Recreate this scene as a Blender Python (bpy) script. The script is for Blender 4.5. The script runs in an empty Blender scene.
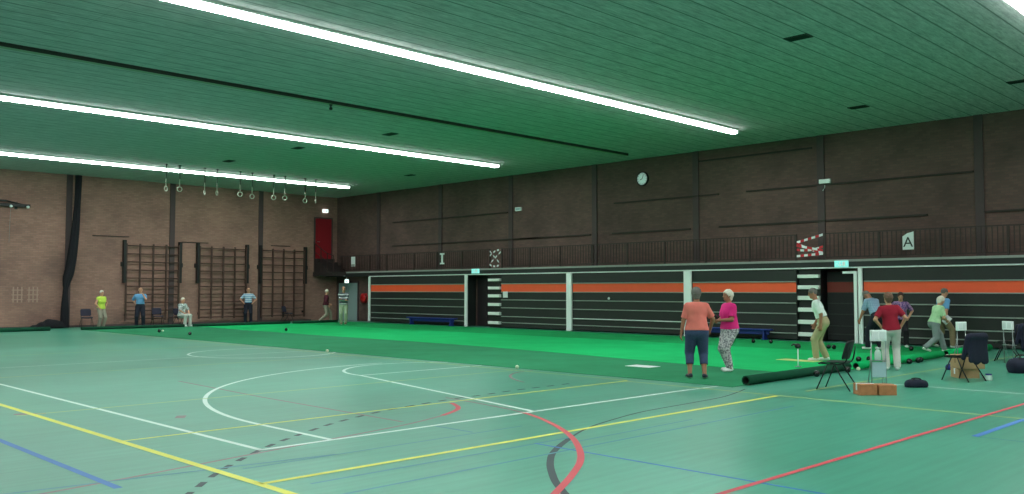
import bpy, bmesh, math, random
import numpy as np
from mathutils import Vector, Matrix
random.seed(7)
PI = math.pi
COL = bpy.context.scene.collection

# ------------------------------------------------------------------ helpers
def lin(c):
    c /= 255.0
    return c / 12.92 if c <= .04045 else ((c + .055) / 1.055) ** 2.4

def rgb(r, g, b):
    return (lin(r), lin(g), lin(b), 1.0)

def mat(name, col, rough=.6, metal=0., emit=None, es=0., noise=0., nscale=30., spec=.5, coat=0., bump=0.):
    m = bpy.data.materials.new(name); m.use_nodes = True
    nt = m.node_tree; b = nt.nodes['Principled BSDF']
    b.inputs['Base Color'].default_value = col
    b.inputs['Roughness'].default_value = rough
    b.inputs['Metallic'].default_value = metal
    b.inputs['Specular IOR Level'].default_value = spec
    if emit:
        b.inputs['Emission Color'].default_value = emit
        b.inputs['Emission Strength'].default_value = es
    if noise > 0:
        tc = nt.nodes.new('ShaderNodeTexCoord'); n = nt.nodes.new('ShaderNodeTexNoise')
        n.inputs['Scale'].default_value = nscale; n.inputs['Detail'].default_value = 4
        nt.links.new(tc.outputs['Object'], n.inputs['Vector'])
        mx = nt.nodes.new('ShaderNodeMix'); mx.data_type = 'RGBA'
        mx.inputs['A'].default_value = tuple(min(1, c * (1 - noise)) for c in col[:3]) + (1,)
        mx.inputs['B'].default_value = tuple(min(1, c * (1 + noise)) for c in col[:3]) + (1,)
        nt.links.new(n.outputs['Fac'], mx.inputs['Factor'])
        nt.links.new(mx.outputs['Result'], b.inputs['Base Color'])
        if bump > 0:
            bp = nt.nodes.new('ShaderNodeBump'); bp.inputs['Strength'].default_value = bump
            bp.inputs['Distance'].default_value = .01
            nt.links.new(n.outputs['Fac'], bp.inputs['Height']); nt.links.new(bp.outputs['Normal'], b.inputs['Normal'])
    return m

def stripes_mat(name, c1, c2, scale, axis='Z', rough=.8, check=False, duty=.5):
    m = bpy.data.materials.new(name); m.use_nodes = True
    nt = m.node_tree; b = nt.nodes['Principled BSDF']; b.inputs['Roughness'].default_value = rough
    tc = nt.nodes.new('ShaderNodeTexCoord'); sp = nt.nodes.new('ShaderNodeSeparateXYZ')
    nt.links.new(tc.outputs['Object'], sp.inputs[0])
    def band(ax):
        mu = nt.nodes.new('ShaderNodeMath'); mu.operation = 'MULTIPLY'; mu.inputs[1].default_value = scale
        fr = nt.nodes.new('ShaderNodeMath'); fr.operation = 'FRACT'
        gt = nt.nodes.new('ShaderNodeMath'); gt.operation = 'GREATER_THAN'; gt.inputs[1].default_value = duty
        nt.links.new(sp.outputs[ax], mu.inputs[0]); nt.links.new(mu.outputs[0], fr.inputs[0]); nt.links.new(fr.outputs[0], gt.inputs[0])
        return gt.outputs[0]
    f = band(axis)
    if check:
        a = nt.nodes.new('ShaderNodeMath'); a.operation = 'ADD'
        nt.links.new(f, a.inputs[0]); nt.links.new(band('X'), a.inputs[1])
        h = nt.nodes.new('ShaderNodeMath'); h.operation = 'MULTIPLY'; h.inputs[1].default_value = .5
        nt.links.new(a.outputs[0], h.inputs[0]); f = h.outputs[0]
    mx = nt.nodes.new('ShaderNodeMix'); mx.data_type = 'RGBA'
    mx.inputs['A'].default_value = c1; mx.inputs['B'].default_value = c2
    nt.links.new(f, mx.inputs['Factor']); nt.links.new(mx.outputs['Result'], b.inputs['Base Color'])
    return m

def blotch_mat(name, c1, c2, scale, rough=.8, edge=.06):
    m = bpy.data.materials.new(name); m.use_nodes = True
    nt = m.node_tree; b = nt.nodes['Principled BSDF']; b.inputs['Roughness'].default_value = rough
    tc = nt.nodes.new('ShaderNodeTexCoord'); n = nt.nodes.new('ShaderNodeTexNoise')
    n.inputs['Scale'].default_value = scale; n.inputs['Detail'].default_value = 2
    r = nt.nodes.new('ShaderNodeValToRGB')
    r.color_ramp.elements[0].position = .5 - edge; r.color_ramp.elements[0].color = c1
    r.color_ramp.elements[1].position = .5 + edge; r.color_ramp.elements[1].color = c2
    nt.links.new(tc.outputs['Object'], n.inputs['Vector']); nt.links.new(n.outputs['Fac'], r.inputs['Fac'])
    nt.links.new(r.outputs['Color'], b.inputs['Base Color'])
    return m

def obj(name, bm, m, parent=None, loc=None, rz=0., smooth=False):
    me = bpy.data.meshes.new(name)
    bmesh.ops.recalc_face_normals(bm, faces=bm.faces)
    bm.to_mesh(me); bm.free()
    for mm in (m if isinstance(m, (list, tuple)) else [m]): me.materials.append(mm)
    if smooth:
        for p in me.polygons: p.use_smooth = True
    o = bpy.data.objects.new(name, me); COL.objects.link(o)
    if parent: o.parent = parent
    if loc is not None: o.location = loc
    o.rotation_euler.z = rz
    return o

def tag(o, label=None, cat=None, group=None, kind=None):
    if label: o['label'] = label
    if cat: o['category'] = cat
    if group: o['group'] = group
    if kind: o['kind'] = kind
    return o

def thing(name, label, cat, loc=(0, 0, 0), rz=0., group=None):
    o = bpy.data.objects.new(name, None); COL.objects.link(o)
    o.empty_display_size = .1
    o.location = loc; o.rotation_euler.z = rz
    return tag(o, label, cat, group)

def BM(): return bmesh.new()

def box(bm, c, s, rot=None, bev=0., mi=0):
    """box with centre c and full size s"""
    M = Matrix.Translation(c)
    if rot is not None: M = M @ rot
    r = bmesh.ops.create_cube(bm, size=1.)
    vs = r['verts']
    for v in vs: v.co = M @ Vector((v.co.x * s[0], v.co.y * s[1], v.co.z * s[2]))
    fs = set(f for v in vs for f in v.link_faces)
    for f in fs: f.material_index = mi
    if bev > 0:
        es = list(set(e for v in vs for e in v.link_edges))
        bmesh.ops.bevel(bm, geom=es, offset=bev, segments=2, affect='EDGES', profile=.6)
    return bm

def bx(bm, lo, hi, bev=0., mi=0):
    lo, hi = Vector(lo), Vector(hi)
    return box(bm, (lo + hi) / 2, hi - lo, None, bev, mi)

def tube(bm, pts, r, n=8, cap=True, rr=None, mi=0):
    """tube through points; r radius or list of radii"""
    pts = [Vector(p) for p in pts]
    rs = r if isinstance(r, (list, tuple)) else [r] * len(pts)
    rings = []
    up = None
    for i, p in enumerate(pts):
        d = (pts[min(i + 1, len(pts) - 1)] - pts[max(i - 1, 0)]).normalized()
        if up is None:
            up = Vector((0, 0, 1)) if abs(d.z) < .9 else Vector((1, 0, 0))
        a = d.cross(up).normalized(); b = a.cross(d).normalized(); up = b
        rings.append([bm.verts.new(p + (a * math.cos(t) + b * math.sin(t)) * rs[i]) for t in (2 * PI * k / n for k in range(n))])
    for i in range(len(rings) - 1):
        for k in range(n):
            f = bm.faces.new((rings[i][k], rings[i][(k + 1) % n], rings[i + 1][(k + 1) % n], rings[i + 1][k])); f.material_index = mi; f.smooth = True
    if cap:
        f = bm.faces.new(rings[0]); f.material_index = mi
        f = bm.faces.new(rings[-1][::-1]); f.material_index = mi
    return bm

def lathe(bm, prof, c=(0, 0, 0), n=24, mi=0, M=None):
    """prof: list of (r, z)"""
    c = Vector(c); rings = []
    for r, z in prof:
        if r < 1e-5:
            v = Vector((0, 0, z)); v = (M @ v) if M else v
            rings.append([bm.verts.new(c + v)])
        else:
            L = []
            for k in range(n):
                v = Vector((r * math.cos(2 * PI * k / n), r * math.sin(2 * PI * k / n), z)); v = (M @ v) if M else v
                L.append(bm.verts.new(c + v))
            rings.append(L)
    for A, B in zip(rings, rings[1:]):
        for k in range(n):
            k2 = (k + 1) % n
            if len(A) == 1 and len(B) == 1: continue
            if len(A) == 1: f = bm.faces.new((A[0], B[k2], B[k]))
            elif len(B) == 1: f = bm.faces.new((A[k], A[k2], B[0]))
            else: f = bm.faces.new((A[k], A[k2], B[k2], B[k]))
            f.material_index = mi; f.smooth = True
    return bm

def torus(bm, R, r, M, n=20, k=8):
    rings = []
    for i in range(n):
        a = 2 * PI * i / n
        rings.append([bm.verts.new(M @ Vector(((R + r * math.cos(2 * PI * j / k)) * math.cos(a), (R + r * math.cos(2 * PI * j / k)) * math.sin(a), r * math.sin(2 * PI * j / k)))) for j in range(k)])
    for i in range(n):
        for j in range(k):
            f = bm.faces.new((rings[i][j], rings[(i + 1) % n][j], rings[(i + 1) % n][(j + 1) % k], rings[i][(j + 1) % k])); f.smooth = True
    return bm

def smooth_path(P, sub=6):
    P = [Vector(p) for p in P]
    out = []
    for i in range(len(P) - 1):
        p0, p1, p2, p3 = P[max(i - 1, 0)], P[i], P[i + 1], P[min(i + 2, len(P) - 1)]
        for k in range(sub):
            t = k / sub
            out.append(.5 * ((2 * p1) + (p2 - p0) * t + (2 * p0 - 5 * p1 + 4 * p2 - p3) * t * t + (3 * p1 - p0 - 3 * p2 + p3) * t ** 3))
    out.append(P[-1])
    return out

def ribbon(bm, P, w, z):
    """flat line on the floor through 2-D points"""
    P = [Vector((p[0], p[1])) for p in P]
    L = []
    for i, p in enumerate(P):
        d = (P[min(i + 1, len(P) - 1)] - P[max(i - 1, 0)]).normalized()
        n = Vector((-d.y, d.x)) * w / 2
        L.append((bm.verts.new((p.x + n.x, p.y + n.y, z)), bm.verts.new((p.x - n.x, p.y - n.y, z))))
    for a, b in zip(L, L[1:]):
        bm.faces.new((a[0], a[1], b[1], b[0]))

def arc(cx, cy, r, a0, a1, n=40):
    return [(cx + r * math.cos(math.radians(a0 + (a1 - a0) * i / n)), cy + r * math.sin(math.radians(a0 + (a1 - a0) * i / n))) for i in range(n + 1)]

def text_bm(s, size, M, ext=.004):
    cu = bpy.data.curves.new('t', 'FONT'); cu.body = s; cu.size = size; cu.extrude = ext
    cu.align_x = 'CENTER'; cu.align_y = 'CENTER'
    o = bpy.data.objects.new('t', cu); COL.objects.link(o)
    dg = bpy.context.evaluated_depsgraph_get(); dg.update()
    me = bpy.data.meshes.new_from_object(o.evaluated_get(dg))
    bm = BM(); bm.from_mesh(me); bmesh.ops.transform(bm, matrix=M, verts=bm.verts)
    bpy.data.objects.remove(o); bpy.data.curves.remove(cu); bpy.data.meshes.remove(me)
    return bm

# ------------------------------------------------------------------ room numbers (metres)
XW, YF, ZC = 27.3, 40.8, 6.65       # upper right wall, far wall, ceiling
XB = 26.6                           # balcony edge / front of the retracted stands
XL, YB = -3.0, -9.0                 # left wall, wall behind the camera

# ------------------------------------------------------------------ surface materials
def brick_mat(name, a, b, mortar, axis):
    m = bpy.data.materials.new(name); m.use_nodes = True
    nt = m.node_tree; p = nt.nodes['Principled BSDF']; p.inputs['Roughness'].default_value = .9
    tc = nt.nodes.new('ShaderNodeTexCoord'); sp = nt.nodes.new('ShaderNodeSeparateXYZ'); cb = nt.nodes.new('ShaderNodeCombineXYZ')
    nt.links.new(tc.outputs['Object'], sp.inputs[0])
    nt.links.new(sp.outputs[axis], cb.inputs[0]); nt.links.new(sp.outputs['Z'], cb.inputs[1])
    br = nt.nodes.new('ShaderNodeTexBrick')
    br.inputs['Scale'].default_value = 1.
    br.inputs['Brick Width'].default_value = .22; br.inputs['Row Height'].default_value = .075
    br.inputs['Mortar Size'].default_value = .007; br.inputs['Mortar Smooth'].default_value = .3
    br.inputs['Color1'].default_value = a; br.inputs['Color2'].default_value = b; br.inputs['Mortar'].default_value = mortar
    nt.links.new(cb.outputs[0], br.inputs['Vector'])
    no = nt.nodes.new('ShaderNodeTexNoise'); no.inputs['Scale'].default_value = .8; no.inputs['Detail'].default_value = 6
    nt.links.new(tc.outputs['Object'], no.inputs['Vector'])
    rp = nt.nodes.new('ShaderNodeValToRGB')
    rp.color_ramp.elements[0].position = .3; rp.color_ramp.elements[0].color = (.72, .72, .72, 1)
    rp.color_ramp.elements[1].position = .7; rp.color_ramp.elements[1].color = (1.15, 1.12, 1.08, 1)
    nt.links.new(no.outputs['Fac'], rp.inputs['Fac'])
    mx = nt.nodes.new('ShaderNodeMix'); mx.data_type = 'RGBA'; mx.blend_type = 'MULTIPLY'; mx.inputs['Factor'].default_value = 1.
    nt.links.new(br.outputs['Color'], mx.inputs['A']); nt.links.new(rp.outputs['Color'], mx.inputs['B'])
    nt.links.new(mx.outputs['Result'], p.inputs['Base Color'])
    return m

def floor_mat():
    m = bpy.data.materials.new('sports_floor'); m.use_nodes = True
    nt = m.node_tree; p = nt.nodes['Principled BSDF']
    tc = nt.nodes.new('ShaderNodeTexCoord')
    n = nt.nodes.new('ShaderNodeTexNoise'); n.inputs['Scale'].default_value = .35; n.inputs['Detail'].default_value = 8; n.inputs['Roughness'].default_value = .65
    nt.links.new(tc.outputs['Object'], n.inputs['Vector'])
    r = nt.nodes.new('ShaderNodeValToRGB')
    r.color_ramp.elements[0].position = .3; r.color_ramp.elements[0].color = rgb(*FLOOR_A)
    r.color_ramp.elements[1].position = .7; r.color_ramp.elements[1].color = rgb(*FLOOR_B)
    nt.links.new(n.outputs['Fac'], r.inputs['Fac'])
    mp = nt.nodes.new('ShaderNodeMapping'); mp.inputs['Scale'].default_value = (.5, 9, 1)
    n2 = nt.nodes.new('ShaderNodeTexNoise'); n2.inputs['Scale'].default_value = 1.4; n2.inputs['Detail'].default_value = 5
    nt.links.new(tc.outputs['Object'], mp.inputs['Vector']); nt.links.new(mp.outputs[0], n2.inputs['Vector'])
    r2 = nt.nodes.new('ShaderNodeValToRGB')
    r2.color_ramp.elements[0].position = .35; r2.color_ramp.elements[0].color = (.9, .9, .9, 1)
    r2.color_ramp.elements[1].position = .65; r2.color_ramp.elements[1].color = (1.05, 1.05, 1.05, 1)
    nt.links.new(n2.outputs['Fac'], r2.inputs['Fac'])
    mx = nt.nodes.new('ShaderNodeMix'); mx.data_type = 'RGBA'; mx.blend_type = 'MULTIPLY'; mx.inputs['Factor'].default_value = 1.
    nt.links.new(r.outputs['Color'], mx.inputs['A']); nt.links.new(r2.outputs['Color'], mx.inputs['B'])
    nt.links.new(mx.outputs['Result'], p.inputs['Base Color'])
    p.inputs['Roughness'].default_value = .34
    p.inputs['Specular IOR Level'].default_value = .45
    return m

def ceiling_mat():
    m = bpy.data.materials.new('ceiling_boards'); m.use_nodes = True
    nt = m.node_tree; p = nt.nodes['Principled BSDF']; p.inputs['Roughness'].default_value = .95
    tc = nt.nodes.new('ShaderNodeTexCoord'); sp = nt.nodes.new('ShaderNodeSeparateXYZ'); nt.links.new(tc.outputs['Object'], sp.inputs[0])
    def frac_line(sock, period, width):
        a = nt.nodes.new('ShaderNodeMath'); a.operation = 'DIVIDE'; a.inputs[1].default_value = period; nt.links.new(sock, a.inputs[0])
        f = nt.nodes.new('ShaderNodeMath'); f.operation = 'FRACT'; nt.links.new(a.outputs[0], f.inputs[0])
        l = nt.nodes.new('ShaderNodeMath'); l.operation = 'LESS_THAN'; l.inputs[1].default_value = width / period; nt.links.new(f.outputs[0], l.inputs[0])
        return l.outputs[0]
    ly = frac_line(sp.outputs['Y'], .5, .035)
    lx = frac_line(sp.outputs['X'], 2.0, .015)
    mxm = nt.nodes.new('ShaderNodeMath'); mxm.operation = 'MAXIMUM'
    h = nt.nodes.new('ShaderNodeMath'); h.operation = 'MULTIPLY'; h.inputs[1].default_value = .3; nt.links.new(lx, h.inputs[0])
    nt.links.new(ly, mxm.inputs[0]); nt.links.new(h.outputs[0], mxm.inputs[1])
    mp = nt.nodes.new('ShaderNodeMapping'); mp.inputs['Scale'].default_value = (.55, 4, 1); nt.links.new(tc.outputs['Object'], mp.inputs['Vector'])
    n = nt.nodes.new('ShaderNodeTexNoise'); n.inputs['Scale'].default_value = 3.0; n.inputs['Detail'].default_value = 8; n.inputs['Roughness'].default_value = .8
    nt.links.new(mp.outputs[0], n.inputs['Vector'])
    r = nt.nodes.new('ShaderNodeValToRGB')
    r.color_ramp.elements[0].position = .3; r.color_ramp.elements[0].color = rgb(*CEIL_A)
    r.color_ramp.elements[1].position = .7; r.color_ramp.elements[1].color = rgb(*CEIL_B)
    nt.links.new(n.outputs['Fac'], r.inputs['Fac'])
    mx = nt.nodes.new('ShaderNodeMix'); mx.data_type = 'RGBA'
    nt.links.new(mxm.outputs[0], mx.inputs['Factor']); nt.links.new(r.outputs['Color'], mx.inputs['A'])
    mx.inputs['B'].default_value = rgb(*CEIL_L)
    nt.links.new(mx.outputs['Result'], p.inputs['Base Color'])
    return m

def carpet_mat(name, a, b):
    m = bpy.data.materials.new(name); m.use_nodes = True
    nt = m.node_tree; p = nt.nodes['Principled BSDF']; p.inputs['Roughness'].default_value = .95
    p.inputs['Specular IOR Level'].default_value = .15
    tc = nt.nodes.new('ShaderNodeTexCoord'); n = nt.nodes.new('ShaderNodeTexNoise'); n.inputs['Scale'].default_value = .7; n.inputs['Detail'].default_value = 9
    n.inputs['Roughness'].default_value = .7
    nt.links.new(tc.outputs['Object'], n.inputs['Vector'])
    r = nt.nodes.new('ShaderNodeValToRGB')
    r.color_ramp.elements[0].position = .3; r.color_ramp.elements[0].color = a
    r.color_ramp.elements[1].position = .7; r.color_ramp.elements[1].color = b
    nt.links.new(n.outputs['Fac'], r.inputs['Fac']); nt.links.new(r.outputs['Color'], p.inputs['Base Color'])
    return m

FLOOR_A, FLOOR_B = (67, 143, 120), (82, 164, 140)
CEIL_A, CEIL_B, CEIL_L = (138, 138, 141), (222, 217, 218), (122, 128, 126)
LIGHT_COL = (.90, 1., .95, 1); LIGHT_STR = 60.
EXPOSURE = 0.

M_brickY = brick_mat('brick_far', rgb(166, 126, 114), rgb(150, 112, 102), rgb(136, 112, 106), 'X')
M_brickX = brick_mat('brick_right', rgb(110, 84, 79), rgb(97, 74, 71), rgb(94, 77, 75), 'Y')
M_floor = floor_mat(); M_ceil = ceiling_mat()
M_black = mat('black_steel', rgb(22, 22, 24), .5, noise=.15)
M_darkcol = mat('dark_column', rgb(78, 62, 64), .7, noise=.15, nscale=6)
M_brownsteel = mat('brown_rail', rgb(52, 36, 34), .55, noise=.15)
M_ledge = mat('ledge_dark', rgb(50, 40, 36), .7, noise=.1)
M_conc = mat('concrete_edge', rgb(150, 152, 148), .8, noise=.12, nscale=8)
M_fascia = mat('dark_fascia', rgb(30, 34, 34), .6, noise=.15, nscale=4)
M_riser = mat('dark_riser', rgb(34, 38, 36), .55, noise=.2, nscale=3)
M_nose = mat('grey_nosing', rgb(142, 152, 144), .5, noise=.15, nscale=5)
M_nosew = mat('white_rail', rgb(215, 224, 220), .5, noise=.08)
M_orange = mat('orange_board', rgb(248, 92, 52), .5, noise=.06, nscale=4)
M_orangeshade = mat('shaded_orange_board', rgb(120, 34, 26), .6, noise=.1)  # orange board darkened for the shade inside the opening
M_white = mat('white_paint', rgb(244, 250, 250), .45, noise=.04)
M_steps = mat('white_step', rgb(238, 244, 240), .5, noise=.08)
M_exit = mat('exit_sign_green', rgb(40, 190, 170), .4, emit=(.35, .85, .82, 1), es=.8, noise=.02)
M_exitw = mat('exit_sign_white', rgb(240, 250, 250), .4, emit=(.8, 1, .95, 1), es=2.0, noise=.02)
M_paper = mat('paper', rgb(225, 230, 232), .8, noise=.05)
M_wood = mat('rack_wood', rgb(74, 48, 42), .6, noise=.2, nscale=10)
M_reddoor = mat('red_door', rgb(150, 22, 36), .5, noise=.1)
M_door = mat('grey_door', rgb(150, 172, 172), .5, noise=.06)
M_redmetal = mat('red_metal', rgb(190, 24, 30), .4, noise=.06)
M_curtain = mat('black_curtain', rgb(20, 18, 26), .9, noise=.3, nscale=6)
M_blue = mat('blue_bench', rgb(28, 50, 132), .5, noise=.1)
M_bluedark = mat('navy_cloth', rgb(20, 24, 48), .85, noise=.25, nscale=25, bump=.3)
M_chair = mat('black_plastic', rgb(26, 24, 28), .5, noise=.15)
M_chairblue = mat('dark_blue_cloth', rgb(44, 42, 62), .8, noise=.2)
M_carton = mat('cardboard', rgb(186, 150, 112), .85, noise=.1, nscale=12)
M_crate = mat('orange_brown_box', rgb(186, 122, 82), .8, noise=.3, nscale=14)
M_bowl = mat('black_bowl', rgb(16, 16, 18), .25, noise=.1)
M_jack = mat('white_jack', rgb(235, 238, 210), .35, noise=.03)
M_glass = mat('clear_plastic', rgb(190, 215, 205), .15, noise=.05)
M_paleblue = mat('pale_blue_board', rgb(170, 196, 205), .6, noise=.06)
M_steel = mat('grey_steel', rgb(150, 158, 158), .35, .6, noise=.08)
M_vent = mat('vent_dark', rgb(18, 22, 20), .8, noise=.1)
M_redtape = mat('tape_red', rgb(200, 30, 45), .5, noise=.04)
M_whitetape = mat('tape_white', rgb(228, 232, 236), .5, noise=.03)
M_hole = mat('shaded_hollow', rgb(8, 12, 10), .9, noise=.1)  # inside of the carpet rolls, shade of the hollow painted near black
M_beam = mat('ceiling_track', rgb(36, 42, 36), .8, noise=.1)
M_beamb = mat('ceiling_track_lit_bottom', rgb(150, 156, 134), .8, noise=.1)
M_lightbody = mat('light_body', rgb(225, 232, 228), .5, noise=.02)
M_light = mat('light_diffuser', rgb(250, 255, 252), .5, emit=LIGHT_COL, es=LIGHT_STR, noise=.01)
M_lightside = mat('light_diffuser_side', rgb(250, 255, 252), .5, emit=LIGHT_COL, es=10., noise=.01)

# ------------------------------------------------------------------ SHELL
def struct(name, bm, m, parent=None):
    o = obj(name, bm, m, parent)
    if parent is None: o['kind'] = 'structure'
    return o

b = BM(); bx(b, (XL - .3, YB - .3, -.2), (XW + .3, YF + .3, 0)); fl = struct('floor', b, M_floor)
b = BM(); bx(b, (XL - .3, YB - .3, ZC), (XW + .3, YF + .3, ZC + .2)); struct('ceiling', b, M_ceil)
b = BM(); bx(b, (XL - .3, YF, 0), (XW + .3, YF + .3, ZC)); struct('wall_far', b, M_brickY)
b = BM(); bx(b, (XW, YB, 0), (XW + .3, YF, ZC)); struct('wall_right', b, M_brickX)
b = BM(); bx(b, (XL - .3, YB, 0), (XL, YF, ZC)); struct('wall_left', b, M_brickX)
b = BM(); bx(b, (XL - .3, YB - .3, 0), (XW + .3, YB, ZC)); struct('wall_back', b, M_brickY)

# columns and ledges on the brickwork
tn = [0]
def trim(bm, m):
    tn[0] += 1
    return struct('trim_%d' % tn[0], bm, m)
for y in (37.0, 32.1, 27.35, 22.6, 17.85, 13.1, 8.35, 3.6):
    b = BM(); bx(b, (XW - .05, y - .12, 2.56), (XW, y + .12, ZC)); trim(b, M_darkcol)
for x in (13.5, 18.1, 22.7):
    b = BM(); bx(b, (x - .12, YF - .05, 0), (x + .12, YF, ZC)); trim(b, M_darkcol)
for y0, y1, z in ((27.55, 35.8, 5.03), (25.6, 35.8, 3.84), (16.9, 21.6, 5.02), (18.1, 21.7, 3.84), (22.8, 26.8, 3.84), (8.5, 15.8, 5.03),
                  (9.8, 16.9, 3.86), (3.0, 8.25, 3.85), (13.4, 17.7, 6.27)):
    b = BM(); bx(b, (XW - .06, y0, z - .025), (XW, y1, z + .025)); trim(b, M_ledge)
for x0, x1, z in ((14.5, 16.1, 4.04), (18.6, 19.9, 3.9), (23.3, 24.4, 3.9)):
    b = BM(); bx(b, (x0, YF - .04, z - .02), (x1, YF, z + .02)); trim(b, M_ledge)
b = BM(); bx(b, (XL, YF - .03, 0), (25.7, YF, .09)); struct('baseboard_far', b, M_darkcol)

# balcony slab and its fascia
b = BM(); bx(b, (XB, YB, 2.50), (XW, YF, 2.57), mi=0); bx(b, (XB + .03, YB, 2.33), (XW, YF, 2.50), mi=1)
struct('balcony', b, [M_conc, M_fascia])
b = BM(); bx(b, (XB - .01, YB, 2.295), (XB + .05, 36.85, 2.335)); trim(b, M_nosew)

# landing and steps to the red door in the corner
b = BM()
bx(b, (25.8, 38.9, 2.36), (XB, YF, 2.57))
for i in range(4):
    bx(b, (25.85, YF - .32 * (4 - i), 2.57 + .18 * i), (26.95, YF, 2.57 + .18 * (i + 1)))
struct('stair_landing', b, mat('dark_brown_steel', rgb(50, 40, 40), .7, noise=.12))
b = BM(); bx(b, (25.9, YF - .05, 3.30), (26.9, YF, 5.45)); d2 = struct('door_2', b, M_reddoor)
b = BM(); tube(b, [(26.02, YF - .06, 4.2), (26.02, YF - .11, 4.2), (26.14, YF - .11, 4.2)], .015); obj('door_handle', b, M_steel, d2)
b = BM()
for x0, x1, z0, z1 in ((25.83, 25.9, 3.3, 5.52), (26.9, 26.97, 3.3, 5.52), (25.9, 26.9, 5.45, 5.52)): bx(b, (x0, YF - .07, z0), (x1, YF, z1))
obj('door_frame', b, M_darkcol, d2)
b = BM()
for y in (38.78, 39.66): bx(b, (XW - .05, y, .01), (XW, y + .85, 2.0), .004)
d1 = struct('door_1', b, M_door)
b = BM()
for y0, y1, z0, z1 in ((38.70, 38.77, 0, 2.08), (40.52, 40.59, 0, 2.08), (38.77, 40.52, 2.01, 2.08)): bx(b, (XW - .07, y0, z0), (XW, y1, z1))
obj('door_frame', b, M_darkcol, d1)
for y in (39.52, 39.77):
    b = BM(); tube(b, [(XW - .06, y, 1.05), (XW - .12, y, 1.05), (XW - .12, y + (-.12 if y < 39.6 else .12), 1.05)], .012); obj('door_handle', b, M_steel, d1)

# ------------------------------------------------------------------ floor line markings (paint on the floor)
M_lw = mat('line_white', rgb(226, 240, 234), .5, noise=.08, nscale=3)
M_ly = mat('line_yellow', rgb(232, 228, 92), .5, noise=.1, nscale=3)
M_lb = mat('line_blue', rgb(52, 116, 190), .5, noise=.15, nscale=3)
M_lbf = mat('line_blue_faded', rgb(82, 142, 162), .5, noise=.12, nscale=3)
M_lr = mat('line_red', rgb(206, 62, 78), .5, noise=.12, nscale=3)
M_lrf = mat('line_red_faded', rgb(150, 118, 124), .5, noise=.15, nscale=3)
M_lk = mat('line_dark', rgb(24, 42, 52), .5, noise=.15, nscale=3)
M_lyf = mat('line_yellow_faded', rgb(176, 196, 122), .5, noise=.12, nscale=3)
def lines(L, m, z, label):
    b = BM()
    for P, w in L: ribbon(b, P, w, z)
    o = obj('line_marking', b, m, fl); o['label'] = label
W = .065
lines([([(4.60, 40), (4.60, 8.17)], W), ([(4.575, 8.2), (12.3, 8.2)], W),
       ([(5.45, 8.2), (5.45, 9.75)] + arc(11.7, 9.75, 6.25, 180, 88, 50), W),
       ([(8.62, 8.2), (9.9, 13.97)], W), ([(9.88, 13.97), (13.05, 13.97)], W), (arc(11.7, 13.97, 1.8, 180, 40, 30), W),
       (arc(11.7, 20.8, 1.83, 38, 322, 60), W), ([(4.6, 20.6), (13.05, 20.6)], .04), ([(12.3, 8.19), (13.05, 8.15)], .06), ([(15.48, 6.3), (15.45, 3.0)], .05)],
      M_lw, .0030, 'white basketball court lines')
lines([([(3.79, 38), (3.79, 2.6)], .08), ([(3.79, 6.77), (12.5, 6.77)], .07), ([(3.79, 9.72), (12.7, 9.78)], .05)], M_ly, .0034, 'yellow volleyball court lines')
lines([([(3.6, 12.62), (12.8, 12.68)], .05), ([(3.79, 18.3), (13.0, 18.35)], .05), ([(12.62, 9.8), (12.46, 2.5)], .06), ([(12.72, 9.8), (12.85, 34)], .06),
       ([(13.4, 6.75), (26.4, 6.66)], .05), ([(3.79, 24.3), (13.0, 24.3)], .05)], M_lyf, .0032, 'faded yellow court lines')
lines([([(2.9, 15), (2.9, 7.45)], .07), ([(10.6, 3.36), (14, 3.36)], .08), ([(6.84, 6.5), (6.77, 2.5)], .04)], M_lb, .0026, 'blue court lines')
lines([([(4.1, 6.48), (7.4, 6.48)], .04), ([(3.9, 5.97), (11.6, 6.02)], .04), ([(4.0, 7.45), (7.6, 7.43)], .03), ([(6.87, 7.5), (6.87, 8.15)], .04), ([(2.0, 7.9), (5.0, 7.46)], .04),
       ([(7.1, 6.26), (9.5, 6.3)], .03), ([(10.6, 3.36), (10.6, 1.5)], .03)], M_lbf, .0024, 'faded blue court lines')
rc = smooth_path([(8.78, 10.2, 0), (8.68, 9.4, 0), (8.5, 8.45, 0), (8.25, 7.78, 0), (7.84, 7.07, 0), (7.41, 6.48, 0), (6.92, 5.95, 0), (6.46, 5.54, 0), (6.01, 5.23, 0), (5.55, 4.95, 0), (4.9, 4.6, 0), (4.0, 4.25, 0)])
rc2 = smooth_path([(12.95, 12.35, 0), (12.45, 12.3, 0), (11.9, 11.95, 0), (11.45, 11.4, 0), (11.2, 10.9, 0)])
rc3 = smooth_path([(7.5, 8.77, 0), (7.95, 9.02, 0), (8.2, 9.26, 0), (8.42, 9.65, 0)])
lines([(rc[14:], .07), ([(3.0, 3.88), (15.6, 3.80)], .06), (rc3, .07)], M_lr, .0038, 'red circle arc and straight red line')
rf = smooth_path([(2.3, 7.66, 0), (3.08, 7.79, 0), (3.9, 7.95, 0), (4.84, 8.13, 0), (5.57, 8.27, 0), (6.7, 8.5, 0), (7.5, 8.77, 0)])
lines([(rf, .05), ([(6.8, 8.7), (6.85, 12.2), (7.0, 15.4)], .05), (rc[:15], .05), (rc2, .05), ([(3.62, 12.8), (3.95, 12.6)], .12), ([(5.0, 10.95), (5.12, 11.15)], .12)], M_lrf, .0022, 'worn faded red lines')
bk = smooth_path([(13.0, 7.6, 0), (11.9, 7.3, 0), (10.82, 7.22, 0), (9.7, 7.17, 0), (8.89, 7.02, 0), (8.04, 6.78, 0), (7.23, 6.39, 0), (6.62, 6.03, 0), (6.21, 5.7, 0), (5.87, 5.37, 0), (5.52, 4.98, 0), (5.1, 4.4, 0), (4.8, 3.8, 0)])
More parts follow.
